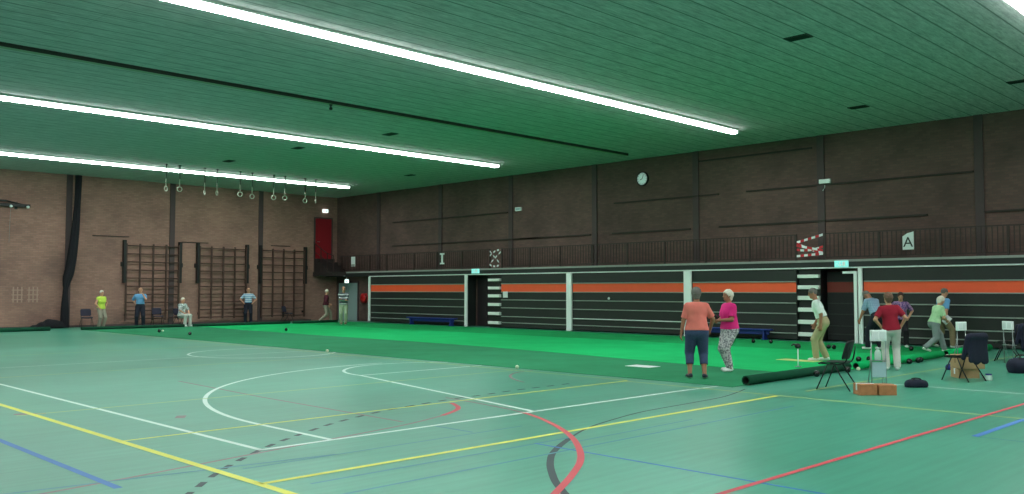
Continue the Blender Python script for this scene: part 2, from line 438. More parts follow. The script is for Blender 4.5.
ds = smooth_path([(2.9, 6.5, 0), (3.26, 6.9, 0), (3.68, 7.37, 0), (4.1, 7.78, 0), (4.78, 8.35, 0), (5.31, 8.71, 0), (6.06, 9.17, 0), (6.6, 9.42, 0), (7.21, 9.66, 0), (7.96, 9.85, 0), (8.8, 10.0, 0), (9.41, 10.05, 0), (10.31, 10.15, 0), (11.6, 10.2, 0)], 24)
dl = []
acc, cur = 0., [ds[0]]; on = True
for p, q in zip(ds, ds[1:]):
    acc += (q - p).length
    if on: cur.append(q)
    if acc > (.17 if on else .17):
        if on: dl.append((cur, .06))
        on = not on; acc = 0.; cur = [q]
lines([(bk[:36], .03), (bk[35:], .07)] + dl, M_lk, .0020, 'black solid arc and black dashed arc')

# ------------------------------------------------------------------ ceiling fittings
def light_strip(y, label):
    t = thing('ceiling_light_strip', label, 'light', ((24.6 - 1.4) / 2 - .2, y, ZC), 0, 'fluorescent ceiling light strips')
    L = 26.0
    b = BM(); box(b, (0, 0, -.03), (L, .26, .06), None, .008); obj('housing', b, M_lightbody, t)
    return t, L
ls = [(4.43, 'short visible end of ceiling light strip in the upper right corner'), (14.5, 'longest bright white ceiling light strip, nearest full one overhead'),
      (25.2, 'bright white ceiling light strip between the nearest and the farthest one'), (35.5, 'farthest ceiling light strip, behind the hanging rings'),
      (-5.8, 'unseen ceiling light strip added behind the viewer for its light')]  # last strip is out of view, continues the row, added for light
dmesh = None
for y, lb in ls:
    t, L = light_strip(y, lb)
    n = 17; w = L / n
    for i in range(n):
        if dmesh is None:
            b = BM(); box(b, (0, 0, 0), (w - .03, .2, .09), None, .02)
            b.normal_update()
            for f in b.faces: f.material_index = 0 if f.normal.z < -.9 else 1
            o = obj('diffuser', b, [M_light, M_lightside], t, smooth=False); dmesh = o.data
        else:
            o = bpy.data.objects.new('diffuser', dmesh); COL.objects.link(o); o.parent = t
        o.location = (-L / 2 + w * (i + .5), 0, -.095)

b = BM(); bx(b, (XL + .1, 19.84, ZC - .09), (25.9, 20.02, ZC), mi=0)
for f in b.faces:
    if f.calc_center_median().z < ZC - .08: f.material_index = 1  # underside coloured lighter than the unlit sides, light put into the colour
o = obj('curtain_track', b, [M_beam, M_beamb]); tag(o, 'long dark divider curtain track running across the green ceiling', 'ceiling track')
t = thing('track_hook', 'small dark hook hanging under the ceiling track', 'hook', (13.1, 19.93, ZC - .09))
b = BM(); lathe(b, [(0, 0), (.05, 0), (.04, -.03), (.02, -.04), (.02, -.07), (.05, -.09), (.04, -.14), (0, -.15)], n=12); obj('hook_body', b, M_black, t)
vents = [(16.0, 8.1, 'nearest dark ceiling vent, right of the longest light strip'), (23.3, 10.1, 'dark ceiling vent near the right wall, above the white wall lamp'),
         (23.1, 6.15, 'dark ceiling vent cut by the right edge of the photo'), (16.9, 22.35, 'small dark ceiling vent between the track and the middle light strip'),
         (16.3, 26.8, 'faint dark ceiling vent just behind the middle light strip'), (16.1, 31.4, 'dark ceiling vent above the hanging rings'), (23.6, 29.8, 'faint dark ceiling vent near the far end of the right wall')]
for i, (x, y, lb) in enumerate(vents):
    t = thing('ceiling_vent', lb, 'vent', (x * 1.02, y * 1.02, ZC), 0, 'dark ceiling vents')
    b = BM()
    for cx, cy, sx, sy in ((.13, 0, .03, .5), (-.13, 0, .03, .5), (0, .235, .23, .03), (0, -.235, .23, .03)): box(b, (cx, cy, -.01), (sx, sy, .02))
    obj('vent_frame', b, M_beam, t)
    b = BM(); box(b, (0, 0, -.004), (.23, .44, .008))
    for k in range(5): box(b, (-.1 + .05 * k, 0, -.012), (.03, .44, .006), Matrix.Rotation(.5, 4, 'Y'))
    obj('grille', b, M_vent, t)

# gymnastic rings
rx = [15.07, 15.63, 16.69, 17.23, 18.27, 18.83, 19.86, 20.41, 21.43, 21.98]
ra = [35, 95, 15, 25, 90, 70, 80, 90, 75, 15]
wh = ['first and leftmost', 'second', 'third', 'fourth', 'fifth', 'sixth', 'seventh', 'eighth', 'ninth', 'tenth and rightmost']
M_strap = mat('ring_strap', rgb(30, 32, 34), .8, noise=.1)
M_ringw = mat('ring_wood', rgb(206, 204, 190), .5, noise=.08)
for i, x in enumerate(rx):
    t = thing('gymnastic_ring', wh[i] + ' pale gymnastic ring counted from the left, hanging under the farthest light strip', 'ring', (x, 34.6, 5.66 + .03 * math.sin(i * 2.1)), 0, 'hanging gymnastic rings')
    R_ = Matrix.Rotation(math.radians(ra[i] - 26), 4, 'Z') @ Matrix.Rotation(PI / 2, 4, 'X')
    b = BM(); torus(b, .092, .018, Matrix.Rotation(math.radians(-ra[i] + 90 - 26), 4, 'Z') @ Matrix.Rotation(PI / 2, 4, 'X')); obj('ring', b, M_ringw, t)
    top = ZC - t.location.z
    b = BM(); box(b, (0, 0, .09 + .16), (.03, .012, .32)); obj('rope_loop', b, M_ringw, t)
    b = BM(); box(b, (0, 0, (.41 + top) / 2), (.035, .012, top - .41)); obj('strap', b, M_strap, t)
    b = BM(); box(b, (0, 0, top - .01), (.09, .09, .024)); obj('ceiling_plate', b, M_strap, t)

# ------------------------------------------------------------------ bleachers (retracted stands) along the right wall
ZN = (1.89, 1.535, 1.20, .86, .49, .23)
def bleacher(y0, y1, label, rails=True):
    t = thing('telescopic_bleacher', label, 'bleacher', (XB, (y0 + y1) / 2, 0), 0, 'retracted black bleachers along the right wall')
    L = y1 - y0; D = .6
    zs = [2.29] + list(ZN) + [.03]
    for i in range(7):
        zt, zb = zs[i], zs[i + 1]
        b = BM(); box(b, (.03 + D / 2, 0, (zt + zb) / 2), (D, L, zt - zb - .03))
        o = obj('riser_board', b, M_orange if i == 1 else M_riser, t)
        if i == 1: o['label'] = 'bright orange board'
        if i < 6:
            b = BM(); box(b, (.15, 0, zb), (.31, L - .02, .035), None, .006)
            obj('row_edge', b, M_nosew if (i == 4 and rails) else M_nose, t)
    b = BM(); box(b, (.33, -L / 2 - .008, 1.15), (.62, .016, 2.27)); obj('end_panel', b, M_fascia, t)
    return t
bA = bleacher(29.58, 36.72, 'retracted black bleacher section farthest back, by the red hose reel', False)
bB = bleacher(23.5, 27.28, 'retracted black bleacher section carrying the small white notice, right of the far dark doorway', False)
bC = bleacher(17.95, 23.2, 'retracted black bleacher section between the two broad white posts')
bD = bleacher(13.68, 17.6, 'retracted black bleacher section behind the two chatting women', False)
bE = bleacher(2.2, 11.48, 'retracted black bleacher section at the right edge of the photo', False)
# inside of the opening between sections: set-back section, its shade put into darker board colours
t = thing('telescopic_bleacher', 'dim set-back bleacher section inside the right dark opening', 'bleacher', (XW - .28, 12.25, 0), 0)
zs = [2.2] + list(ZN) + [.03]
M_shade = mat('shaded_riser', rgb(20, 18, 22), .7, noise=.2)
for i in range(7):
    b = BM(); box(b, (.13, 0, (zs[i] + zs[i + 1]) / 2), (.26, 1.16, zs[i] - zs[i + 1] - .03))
    o = obj('riser_board', b, M_orangeshade if i == 1 else M_shade, t)
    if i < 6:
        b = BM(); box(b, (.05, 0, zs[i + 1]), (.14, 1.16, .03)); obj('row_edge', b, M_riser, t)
b = BM(); box(b, (0, 0, 0), (.03, .05, .05))
t0 = bC
b = BM(); lathe(b, [(0, 0), (.05, 0), (.05, .02), (.03, .035), (0, .035)], (-.0, 21.35 - 20.575, 1.30), 14, M=Matrix.Rotation(-PI / 2, 4, 'Y')); obj('round_knob', b, M_white, bC)

def stair_block(y0, y1, label):
    t = thing('bleacher_stairs', label, 'stairs', (XB, (y0 + y1) / 2, 0), 0, 'stacked white bleacher stairs')
    b = BM(); box(b, (.36, 0, 1.14), (.5, y1 - y0 - .02, 2.24)); obj('stair_carcass', b, M_black, t)
    for z, h in ((2.06, .11), (1.71, .12), (1.37, .13), (.995, .13), (.605, .13), (.21, .12)):
        b = BM(); box(b, (.13, 0, z), (.3, y1 - y0 - .05, h), None, .008); obj('step', b, M_steps, t)
stair_block(27.34, 28.1, 'far stack of white steps beside the far dark doorway')
stair_block(12.88, 13.64, 'near stack of white steps behind the man in the white polo shirt')
# white posts between sections
def post(y0, y1, z0, z1, label, x0=-.06, x1=.02):
    b = BM(); bx(b, (XB + x0, y0, z0), (XB + x1, y1, z1), .006)
    tag(obj('bleacher_post', b, M_white), label, 'post', 'white posts between the bleachers')
post(36.74, 36.84, .05, 2.29, 'thin white post at the far end of the bleachers')
post(29.42, 29.56, 0, 2.29, 'narrow white post left of the far dark doorway')
post(23.22, 23.48, 0, 2.29, 'broad white post in the middle of the bleachers, left of the white dot')
post(17.62, 17.92, 0, 2.29, 'broad white post right behind the woman in coral')
post(11.5, 11.62, 0, 2.29, 'white post on the right side of the right dark opening')
# door frame edge standing in the right opening
t = thing('opening_frame', 'white L shaped frame inside the right dark opening', 'frame', (XB + .1, 11.76, 0))
b = BM(); bx(b, (-.03, -.05, 0), (.03, .05, 2.2)); obj('frame_upright', b, M_white, t)
b = BM(); bx(b, (-.03, .05, 2.13), (.03, .4, 2.2)); obj('frame_head', b, M_white, t)
# back of the far doorway: dark double door
b = BM(); bx(b, (XW - .06, 28.15, .01), (XW, 28.78, 2.25)); bx(b, (XW - .06, 28.82, .01), (XW, 29.45, 2.25))
d3 = struct('door_3', b, mat('dark_door', rgb(40, 30, 36), .6, noise=.1))
b = BM(); tube(b, [(XW - .07, 28.7, 1.05), (XW - .12, 28.7, 1.05), (XW - .12, 28.58, 1.05)], .012); obj('door_handle', b, M_steel, d3)
b = BM(); bx(b, (XB - .02, 26.85, 1.30), (XB - .004, 27.13, 1.56)); tag(obj('notice', b, M_paper), 'small white square notice on the bleacher beside the far steps', 'notice')

# ------------------------------------------------------------------ balcony railings
bal_me = None
def railing(y0, y1, posts, label):
    global bal_me
    t = thing('balcony_railing', label, 'railing', (XB + .06, (y0 + y1) / 2, 2.57), 0, 'brown railings along the balcony')
    L = y1 - y0; c = (y0 + y1) / 2
    b = BM(); box(b, (0, 0, .825), (.05, L, .04)); obj('top_rail', b, M_brownsteel, t)
    b = BM(); box(b, (0, 0, .08), (.03, L, .03)); obj('bottom_rail', b, M_brownsteel, t)
    pm = None
    for p in posts:
        if pm is None:
            b = BM(); box(b, (0, 0, .405), (.05, .06, .81)); o = obj('post', b, M_brownsteel, t); pm = o.data
        else:
            o = bpy.data.objects.new('post', pm); COL.objects.link(o); o.parent = t
        o.location = (0, p - c, 0)
    n = int(L / .137)
    for i in range(n):
        if bal_me is None:
            b = BM(); box(b, (0, 0, .45), (.02, .022, .71)); o = obj('baluster', b, M_brownsteel, t); bal_me = o.data
        else:
            o = bpy.data.objects.new('baluster', bal_me); COL.objects.link(o); o.parent = t
        o.location = (0, -L / 2 + L * (i + .5) / n, 0)
railing(28.0, 39.5, (28.03, 29.86, 31.61, 33.32, 35.45, 36.9, 39.4), 'far balcony railing between the corner and the far taped gap')
railing(13.65, 27.3, (27.27, 25.6, 23.9, 22.2, 20.5, 18.8, 17.06, 15.34, 13.68), 'middle balcony railing between the two taped gaps')
railing(2.3, 12.75, (12.72, 11.0, 9.23, 7.47, 5.7, 3.9, 2.36), 'near balcony railing carrying the letter A sign')
t = thing('stair_railing', 'dark short railing on the landing below the red door', 'railing', (25.84, 39.8, 2.57))
b = BM(); tube(b, [(0, -.9, .82), (0, -.2, 1.0), (0, .95, 1.55)], .022); obj('handrail', b, M_brownsteel, t)
b = BM(); tube(b, [(0, -.9, .45), (0, -.2, .6), (0, .95, 1.1)], .015); obj('mid_rail', b, M_brownsteel, t)
for y, h in ((-.88, .82), (-.3, .97), (.3, 1.22), (.9, 1.5)):
    b = BM(); box(b, (0, y, h / 2), (.035, .035, h)); obj('post', b, M_brownsteel, t)

# signs and fittings on the balcony
t = thing('letter_sign', 'white sign with a black letter A on the near balcony railing', 'sign', (XB + .02, 10.12, 3.07))
b = BM()
pl = [(-.15, -.25), (.17, -.25), (.17, .17), (-.02, .25), (-.15, .25)]
pl = [(-.15, -.26), (.17, -.26), (.17, .13), (.04, .22), (-.15, .27)]
v0 = [b.verts.new((0, y, z)) for y, z in pl]; v1 = [b.verts.new((.015, y, z)) for y, z in pl]
b.faces.new(v0); b.faces.new(v1[::-1])
for i in range(len(pl)): b.faces.new((v0[i], v0[(i + 1) % 5], v1[(i + 1) % 5], v1[i]))
obj('sign_board', b, M_paper, t)
MT = Matrix(((0, 0, -1, -.004), (-1, 0, 0, 0.01), (0, 1, 0, -.05), (0, 0, 0, 1)))
obj('letter', text_bm('A', .42, MT, .003), M_black, t)['label'] = 'black letter A'
t = thing('letter_sign', 'white letter I plate on the far balcony railing', 'sign', (XB + .027, 31.2, 3.07))
b = BM(); box(b, (0, 0, 0), (.015, .12, .5)); box(b, (0, 0, .22), (.016, .3, .07)); box(b, (0, 0, -.22), (.016, .3, .07)); obj('letter', b, M_paper, t)
b = BM(); box(b, (0, 0, 0), (.015, .34, .5)); box(b, (-.01, .0, -.19), (.012, .3, .1), mi=1)
o = obj('notice_sheet', b, [M_paper, M_conc], None, (XB + .027, 38.3, 3.1)); tag(o, 'greyish notice sheet on the railing near the corner', 'notice')

def exit_sign(loc, sx, sz, m, label, axis='X', drop=0.):
    t = thing('exit_sign', label, 'exit sign', loc, 0)
    b = BM(); box(b, (0, 0, 0), (.08, sx, sz) if axis == 'X' else (sx, .08, sz), None, .006); sc_ = obj('sign_case', b, m, t)
    # running figure pictogram and arrow as raised shapes on the lit face
    b = BM(); s = sx
    def q(u, v, w, h, r=0):
        if axis == 'X': box(b, (-.043, -u * s, v * sz), (.008, w * s, h * sz), Matrix.Rotation(-r, 4, 'X'))
        else: box(b, (u * s, -.043, v * sz), (w * s, .008, h * sz), Matrix.Rotation(-r, 4, 'Y'))
    q(.22, .0, .2, .62); q(-.05, .28, .07, .16); q(-.07, .02, .07, .38, .35); q(-.14, -.22, .05, .32, .7); q(0, -.22, .05, .32, -.6); q(-.32, 0, .16, .08)
    obj('pictogram', b, M_white if m is M_exit else mat('pictogram_green', rgb(60, 170, 140), .5, noise=.02), sc_)
    if drop:
        b = BM(); tube(b, [(0, 0, sz / 2), (0, 0, sz / 2 + drop)], .012); obj('hanger', b, M_white, t)
    return t
exit_sign((XB - .03, 12.14, 2.43), .42, .2, M_exit, 'lit teal exit sign above the right dark opening')
exit_sign((XB - .03, 28.86, 2.46), .44, .2, M_exit, 'lit teal exit sign above the far dark doorway')
exit_sign((XB - .05, 38.75, 2.08), .25, .17, M_exitw, 'lit white exit sign below the balcony in front of the grey door', 'X', .12)
exit_sign((26.5, YF - .06, 5.88), .3, .17, M_exitw, 'lit white exit sign on the wall above the red door', 'Y')
t = thing('security_camera', 'small pale camera under the balcony edge in the far corner', 'camera', (XB - .03, 39.0, 2.5))
b = BM(); lathe(b, [(0, -.16), (.05, -.15), (.07, -.08), (.06, 0), (0, 0)], n=12); obj('dome', b, M_white, t)

# barrier tape across the two railing gaps
def tape(bm, p, q, w, nseg, sag=.0, start=0):
    p, q = Vector(p), Vector(q)
    for i in range(nseg):
        a = p.lerp(q, i / nseg); c = p.lerp(q, (i + 1) / nseg)
        a.z -= sag * 4 * (i / nseg) * (1 - i / nseg); c.z -= sag * 4 * ((i + 1) / nseg) * (1 - (i + 1) / nseg)
        dz = Vector((0, 0, w / 2))
        vs = [bm.verts.new(v) for v in (a - dz, c - dz, c + dz, a + dz)]
        f = bm.faces.new(vs); f.material_index = (i + start) % 2
        vs2 = [bm.verts.new(v + Vector((.004, 0, 0))) for v in (a - dz, c - dz, c + dz, a + dz)]
        f = bm.faces.new(vs2[::-1]); f.material_index = (i + start) % 2
def tape_gap(yl, yr, label, strips, m2=None):
    t = thing('barrier_tape', label, 'barrier tape', (XB + .03, (yl + yr) / 2, 2.57), 0, 'barrier tape across the railing gaps')
    h = (yl - yr) / 2
    for k, (za, zb, n, sag, st) in enumerate(strips):
        b = BM(); tape(b, (-.004 * k, h, za), (-.004 * k, -h, zb), .075, n, sag, st)
        obj('tape_strip', b, [M_whitetape, m2 or M_redtape], t)
tape_gap(13.64, 12.76, 'red and white barrier tape criss-crossed over the near railing gap', [(.58, .80, 7, .0, 0), (.55, .22, 6, .03, 1), (.35, .42, 7, .06, 1), (.14, .20, 7, .0, 0), (.48, .30, 5, .0, 1)])
tape_gap(28.0, 27.32, 'pale barrier tape looped over the far railing gap', [(.55, .78, 6, -.08, 0), (.75, .18, 6, .02, 0), (.2, .7, 6, .0, 1), (.16, .16, 6, .08, 0)], mat('tape_faded_red', rgb(128, 92, 96), .6, noise=.05))

# clock and small fittings on the right wall
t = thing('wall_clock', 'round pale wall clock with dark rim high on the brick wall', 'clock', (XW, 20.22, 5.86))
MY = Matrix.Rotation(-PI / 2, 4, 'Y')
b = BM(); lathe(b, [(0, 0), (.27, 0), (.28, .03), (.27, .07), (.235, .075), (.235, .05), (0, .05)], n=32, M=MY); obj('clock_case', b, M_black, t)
b = BM(); lathe(b, [(0, .052), (.235, .052), (.235, .056), (0, .056)], n=32, M=MY); cf_ = obj('clock_face', b, mat('clock_face', rgb(196, 222, 216), .4, emit=(.6, .85, .8, 1), es=.25, noise=.03), t)  # face given a weak glow of its own to brighten it
b = BM()
for k in range(12):
    a = k * PI / 6; box(b, (-.06, .2 * math.sin(a), .2 * math.cos(a)), (.006, .014, .04), Matrix.Rotation(-a, 4, 'X'))
obj('hour_marks', b, M_black, cf_)
b = BM(); box(b, (-.064, -.03, .075), (.006, .016, .17), Matrix.Rotation(.35, 4, 'X')); obj('minute_hand', b, M_black, cf_)
b = BM(); box(b, (-.068, .05, -.02), (.006, .02, .11), Matrix.Rotation(1.2, 4, 'X')); obj('hour_hand', b, M_black, cf_)
t = thing('wall_lamp', 'small white emergency lamp box on the brick wall at right', 'lamp', (XW, 12.95, 5.13))
b = BM(); box(b, (-.05, 0, 0), (.1, .38, .14), None, .015); obj('lamp_case', b, M_white, t)
b = BM(); tube(b, [(-.03, .02, -.07), (-.03, .02, -.2), (-.05, .08, -.3)], .012); obj('cable', b, M_white, t)
t = thing('wall_lamp', 'small white box on the brick wall left of the clock', 'lamp', (XW, 26.85, 5.13))
b = BM(); box(b, (-.05, 0, 0), (.1, .34, .16), None, .015); obj('lamp_case', b, M_white, t)
b = BM(); box(b, (-.103, 0, 0), (.008, .26, .1)); obj('lens', b, M_paleblue, t)
t = thing('fire_hose_reel', 'round red fire hose reel on the wall right of the grey door', 'fire hose reel', (XW, 38.1, 1.2))
b = BM(); lathe(b, [(0, .02), (.24, .02), (.25, .04), (.25, .06), (.1, .06), (.1, .16), (.25, .16), (.25, .19), (.06, .2), (0, .2)], n=28, M=MY); obj('reel', b, M_redmetal, t)
b = BM(); torus(b, .16, .045, Matrix.Translation((-.11, 0, 0)) @ MY, 24, 10); obj('hose', b, M_black, t)
b = BM(); box(b, (-.012, 0, 0), (.024, .2, .5)); obj('wall_bracket', b, M_redmetal, t)

# ------------------------------------------------------------------ far wall: climbing racks
def rack(x0, x1, z1, label):
    t = thing('climbing_frame', label, 'climbing frame', ((x0 + x1) / 2, YF, 0), 0, 'wooden climbing frames on the far wall')
    w = x1 - x0
    for i in range(5):
        b = BM(); box(b, (-w / 2 + w * i / 4, -.16, (.24 + z1) / 2), (.07, .07, z1 - .24), None, .008); obj('upright', b, M_wood, t)
    for k in range(10):
        b = BM(); z = .32 + (z1 - .42) * k / 9
        tube(b, [(-w / 2, -.16, z), (w / 2, -.16, z)], .024, 8); obj('rung', b, M_wood, t)
    for s in (-1, 1):
        b = BM(); bx(b, (s * (w / 2 + .07) - .06, -.2, 1.95), (s * (w / 2 + .07) + .06, 0, z1 + .15), .008); gc_ = obj('guide_channel', b, M_black, t)
        b = BM(); bx(b, (s * (w / 2 + .15) - .05, -.14, z1 - 1.05), (s * (w / 2 + .15) + .05, 0, z1 - .85)); obj('bracket', b, M_black, gc_)
        b = BM(); bx(b, (s * (w / 2 - .03) - .03, -.14, .45), (s * (w / 2 - .03) + .03, 0, .55)); obj('bracket', b, M_black, t)
rack(15.95, 18.4, 3.74, 'left brown climbing frame, behind the man in the light blue shirt')
rack(19.42, 21.85, 3.74, 'middle brown climbing frame, behind the man with hands on hips')
rack(22.72, 25.2, 3.74, 'right brown climbing frame, nearest the corner')

# divider curtain bundle and heap
def folded(bm, path, r, n=28, seed=0, flat=.8):
    rnd = random.Random(seed); ph = [rnd.uniform(0, 6.28) for _ in range(4)]
    rings = []
    for i, (p, rr) in enumerate(zip(path, r)):
        L = []
        for k in range(n):
            a = 2 * PI * k / n
            q = rr * (1 + .22 * math.sin(7 * a + ph[0] + .05 * i) + .1 * math.sin(12 * a + ph[1]))
            L.append(bm.verts.new(Vector(p) + Vector((q * math.cos(a), q * flat * math.sin(a), 0))))
        rings.append(L)
    for A, B in zip(rings, rings[1:]):
        for k in range(n):
            f = bm.faces.new((A[k], A[(k + 1) % n], B[(k + 1) % n], B[k])); f.smooth = True
    bm.faces.new(rings[0]); bm.faces.new(rings[-1][::-1])
b = BM()
cp = smooth_path([(13.29, 40.35, .02), (13.29, 40.35, .6), (13.29, 40.35, 1.4), (13.33, 40.35, 1.9), (13.47, 40.35, 2.6), (13.59, 40.35, 3.6), (13.67, 40.35, 4.8), (13.71, 40.35, 6.1), (13.71, 40.35, 6.6)], 8)
cr = []
for p in cp:
    z = p.z
    cr.append(.15 - .02 * z if z < 1.2 else .085 if z < 1.9 else .17 if z < 3.6 else .15 if z < 4.8 else .12)
cr = [sum(cr[max(0, i - 3):i + 4]) / len(cr[max(0, i - 3):i + 4]) for i in range(len(cr))]
folded(b, cp, cr)
tag(obj('divider_curtain', b, M_curtain), 'tall black bunched divider curtain hanging against the far wall', 'curtain')
# ------------------------------------------------------------------ SDF figures: surface nets in numpy
class SDF:
    def __init__(s, lo, hi, h):
        s.lo = np.array(lo, float); s.h = h
        s.n = np.ceil((np.array(hi) - s.lo) / h).astype(int) + 1
        s.ax = [s.lo[i] + h * np.arange(s.n[i]) for i in range(3)]
        s.D = np.full(s.n, 1.0, np.float32)
    def sub(s, lo, hi):
        a = np.clip(np.floor((np.array(lo) - s.lo) / s.h).astype(int), 0, s.n); c = np.clip(np.ceil((np.array(hi) - s.lo) / s.h).astype(int) + 1, 0, s.n)
        sl = tuple(slice(a[i], c[i]) for i in range(3))
        X = s.ax[0][sl[0]][:, None, None]; Y = s.ax[1][sl[1]][None, :, None]; Z = s.ax[2][sl[2]][None, None, :]
        return sl, X, Y, Z
    def add(s, d, sl, k):
        o = s.D[sl]
        if k > 0:
            hh = np.maximum(k - np.abs(o - d), 0) / k
            s.D[sl] = np.minimum(o, d) - hh * hh * k * .25
        else: s.D[sl] = np.minimum(o, d)
    def cone(s, p0, r0, p1, r1, k=.02, flat=None, cuts=()):
        """tapered capsule; flat=(axis, factor) squashes the section along an axis; cuts=[(point, normal)] keep the side against the normal"""
        p0 = np.array(p0, float); p1 = np.array(p1, float)
        m = max(r0, r1) * 1.05 + .05
        sl, X, Y, Z = s.sub(np.minimum(p0, p1) - m, np.maximum(p0, p1) + m)
        if s.D[sl].size == 0: return
        dx, dy, dz = X - p0[0], Y - p0[1], Z - p0[2]
        f = 1.
        v = p1 - p0
        if flat:
            n = np.array(flat[0], float); n /= np.linalg.norm(n); f = flat[1]
            t = (dx * n[0] + dy * n[1] + dz * n[2]) * (1 / f - 1)
            dx = dx + n[0] * t; dy = dy + n[1] * t; dz = dz + n[2] * t
            v = v + n * (v @ n) * (1 / f - 1)
        L2 = v @ v + 1e-9
        t = np.clip((dx * v[0] + dy * v[1] + dz * v[2]) / L2, 0, 1)
        d = np.sqrt((dx - t * v[0]) ** 2 + (dy - t * v[1]) ** 2 + (dz - t * v[2]) ** 2) - (r0 + (r1 - r0) * t)
        if flat: d = d * (f if f < 1 else 1)
        for pt, nn in cuts:
            nn = np.array(nn, float); nn /= np.linalg.norm(nn)
            d = np.maximum(d, (X - pt[0]) * nn[0] + (Y - pt[1]) * nn[1] + (Z - pt[2]) * nn[2])
        s.add(d.astype(np.float32), sl, k)
    def ell(s, c, R, rad, k=.02, cuts=()):
        """ellipsoid with frame R (rows = axes)"""
        c = np.array(c, float); m = max(rad) + .05
        sl, X, Y, Z = s.sub(c - m, c + m)
        if s.D[sl].size == 0: return
        dx, dy, dz = X - c[0], Y - c[1], Z - c[2]
        q = [(dx * R[i][0] + dy * R[i][1] + dz * R[i][2]) for i in range(3)]
        k0 = np.sqrt(sum((q[i] / rad[i]) ** 2 for i in range(3)))
        k1 = np.sqrt(sum((q[i] / rad[i] ** 2) ** 2 for i in range(3))) + 1e-9
        d = k0 * (k0 - 1) / k1
        for pt, nn in cuts:
            nn = np.array(nn, float); nn /= np.linalg.norm(nn)
            d = np.maximum(d, (X - pt[0]) * nn[0] + (Y - pt[1]) * nn[1] + (Z - pt[2]) * nn[2])
        s.add(d.astype(np.float32), sl, k)
    def cut(s, pt, nn):
        nn = np.array(nn, float); nn /= np.linalg.norm(nn)
        X = s.ax[0][:, None, None]; Y = s.ax[1][None, :, None]; Z = s.ax[2][None, None, :]
        s.D = np.maximum(s.D, ((X - pt[0]) * nn[0] + (Y - pt[1]) * nn[1] + (Z - pt[2]) * nn[2]).astype(np.float32))
    def mesh(s):
        D = s.D; ins = D < 0
        n0, n1, n2 = D.shape
        c = np.zeros((n0 - 1, n1 - 1, n2 - 1), np.int8)
        for i in (0, 1):
            for j in (0, 1):
                for k in (0, 1): c += ins[i:n0 - 1 + i, j:n1 - 1 + j, k:n2 - 1 + k]
        act = (c > 0) & (c < 8)
        idx = np.full(act.shape, -1, np.int64); cells = np.argwhere(act); idx[act] = np.arange(len(cells))
        acc = np.zeros((len(cells), 3)); cnt = np.zeros(len(cells))
        ci, cj, ck = cells.T
        offs = [(i, j, k) for i in (0, 1) for j in (0, 1) for k in (0, 1)]
        for a in range(3):
            for o in offs:
                if o[a] == 1: continue
                o2 = list(o); o2[a] = 1
                d0 = D[ci + o[0], cj + o[1], ck + o[2]]; d1 = D[ci + o2[0], cj + o2[1], ck + o2[2]]
                x = (d0 < 0) != (d1 < 0)
                t = np.where(x, d0 / np.where(x, d0 - d1, 1), 0)
                P = np.tile(np.array(o, float), (len(cells), 1)); P[:, a] += t
                acc[x] += P[x]; cnt[x] += 1
        V = s.lo + s.h * (cells + acc / np.maximum(cnt, 1)[:, None])
        F = []
        for a in range(3):
            b_, c_ = (a + 1) % 3, (a + 2) % 3
            A = np.take(ins, range(D.shape[a] - 1), a); B = np.take(ins, range(1, D.shape[a]), a)
            e = np.argwhere(A != B)
            e = e[(e[:, b_] > 0) & (e[:, c_] > 0) & (e[:, b_] < D.shape[b_] - 1) & (e[:, c_] < D.shape[c_] - 1)]
            if len(e) == 0: continue
            fl_ = A[tuple(e.T)]
            def g(db, dc):
                q = e.copy(); q[:, b_] += db; q[:, c_] += dc
                return idx[tuple(q.T)]
            Q = np.stack([g(-1, -1), g(0, -1), g(0, 0), g(-1, 0)], 1)
            Q[~fl_] = Q[~fl_][:, ::-1]
            F.append(Q)
        F = np.concatenate(F) if F else np.zeros((0, 4), int)
        return V, F[(F >= 0).all(1)]

def np_obj(name, V, F, mats, parent=None, mfun=None):
    me = bpy.data.meshes.new(name)
    me.vertices.add(len(V)); me.vertices.foreach_set('co', np.ascontiguousarray(V, dtype=np.float32).ravel())
    me.loops.add(len(F) * 4); me.loops.foreach_set('vertex_index', F.ravel().astype(np.int32))
    me.polygons.add(len(F)); me.polygons.foreach_set('loop_start', (np.arange(len(F)) * 4).astype(np.int32))
    me.update(calc_edges=True); me.validate()
    for m in mats: me.materials.append(m)
    n = len(me.polygons)
    me.polygons.foreach_set('use_smooth', np.ones(n, bool))
    if mfun is not None:
        cen = np.zeros(n * 3, np.float32); me.polygons.foreach_get('center', cen)
        me.polygons.foreach_set('material_index', mfun(cen.reshape(-1, 3)).astype(np.int32))
    o = bpy.data.objects.new(name, me); COL.objects.link(o)
    if parent: o.parent = parent
    return o

def nrm(v): v = np.array(v, float); return v / (np.linalg.norm(v) + 1e-9)
def ik(a, c, l1, l2, hint):
    a, c = np.array(a, float), np.array(c, float)
    d = c - a; L = np.linalg.norm(d); Lm = (l1 + l2) * .998
    if L > Lm: c = a + d / L * Lm; d = c - a; L = Lm
    u = d / L; x = (l1 * l1 - l2 * l2 + L * L) / (2 * L); hgt = math.sqrt(max(0, l1 * l1 - x * x))
    hv = np.array(hint, float); hv = hv - u * (hv @ u); hv = nrm(hv)
    return a + u * x + hv * hgt, c

M_skin = mat('skin', rgb(206, 150, 122), .6, noise=.06, nscale=20)
M_skin2 = mat('skin_tanned', rgb(168, 112, 88), .6, noise=.06, nscale=20)
M_lip = mat('lips', rgb(160, 84, 76), .6, noise=.04)
M_eye = mat('eyes', rgb(36, 32, 34), .3, noise=.04)
M_sole = mat('shoe_sole', rgb(200, 200, 196), .7, noise=.05)

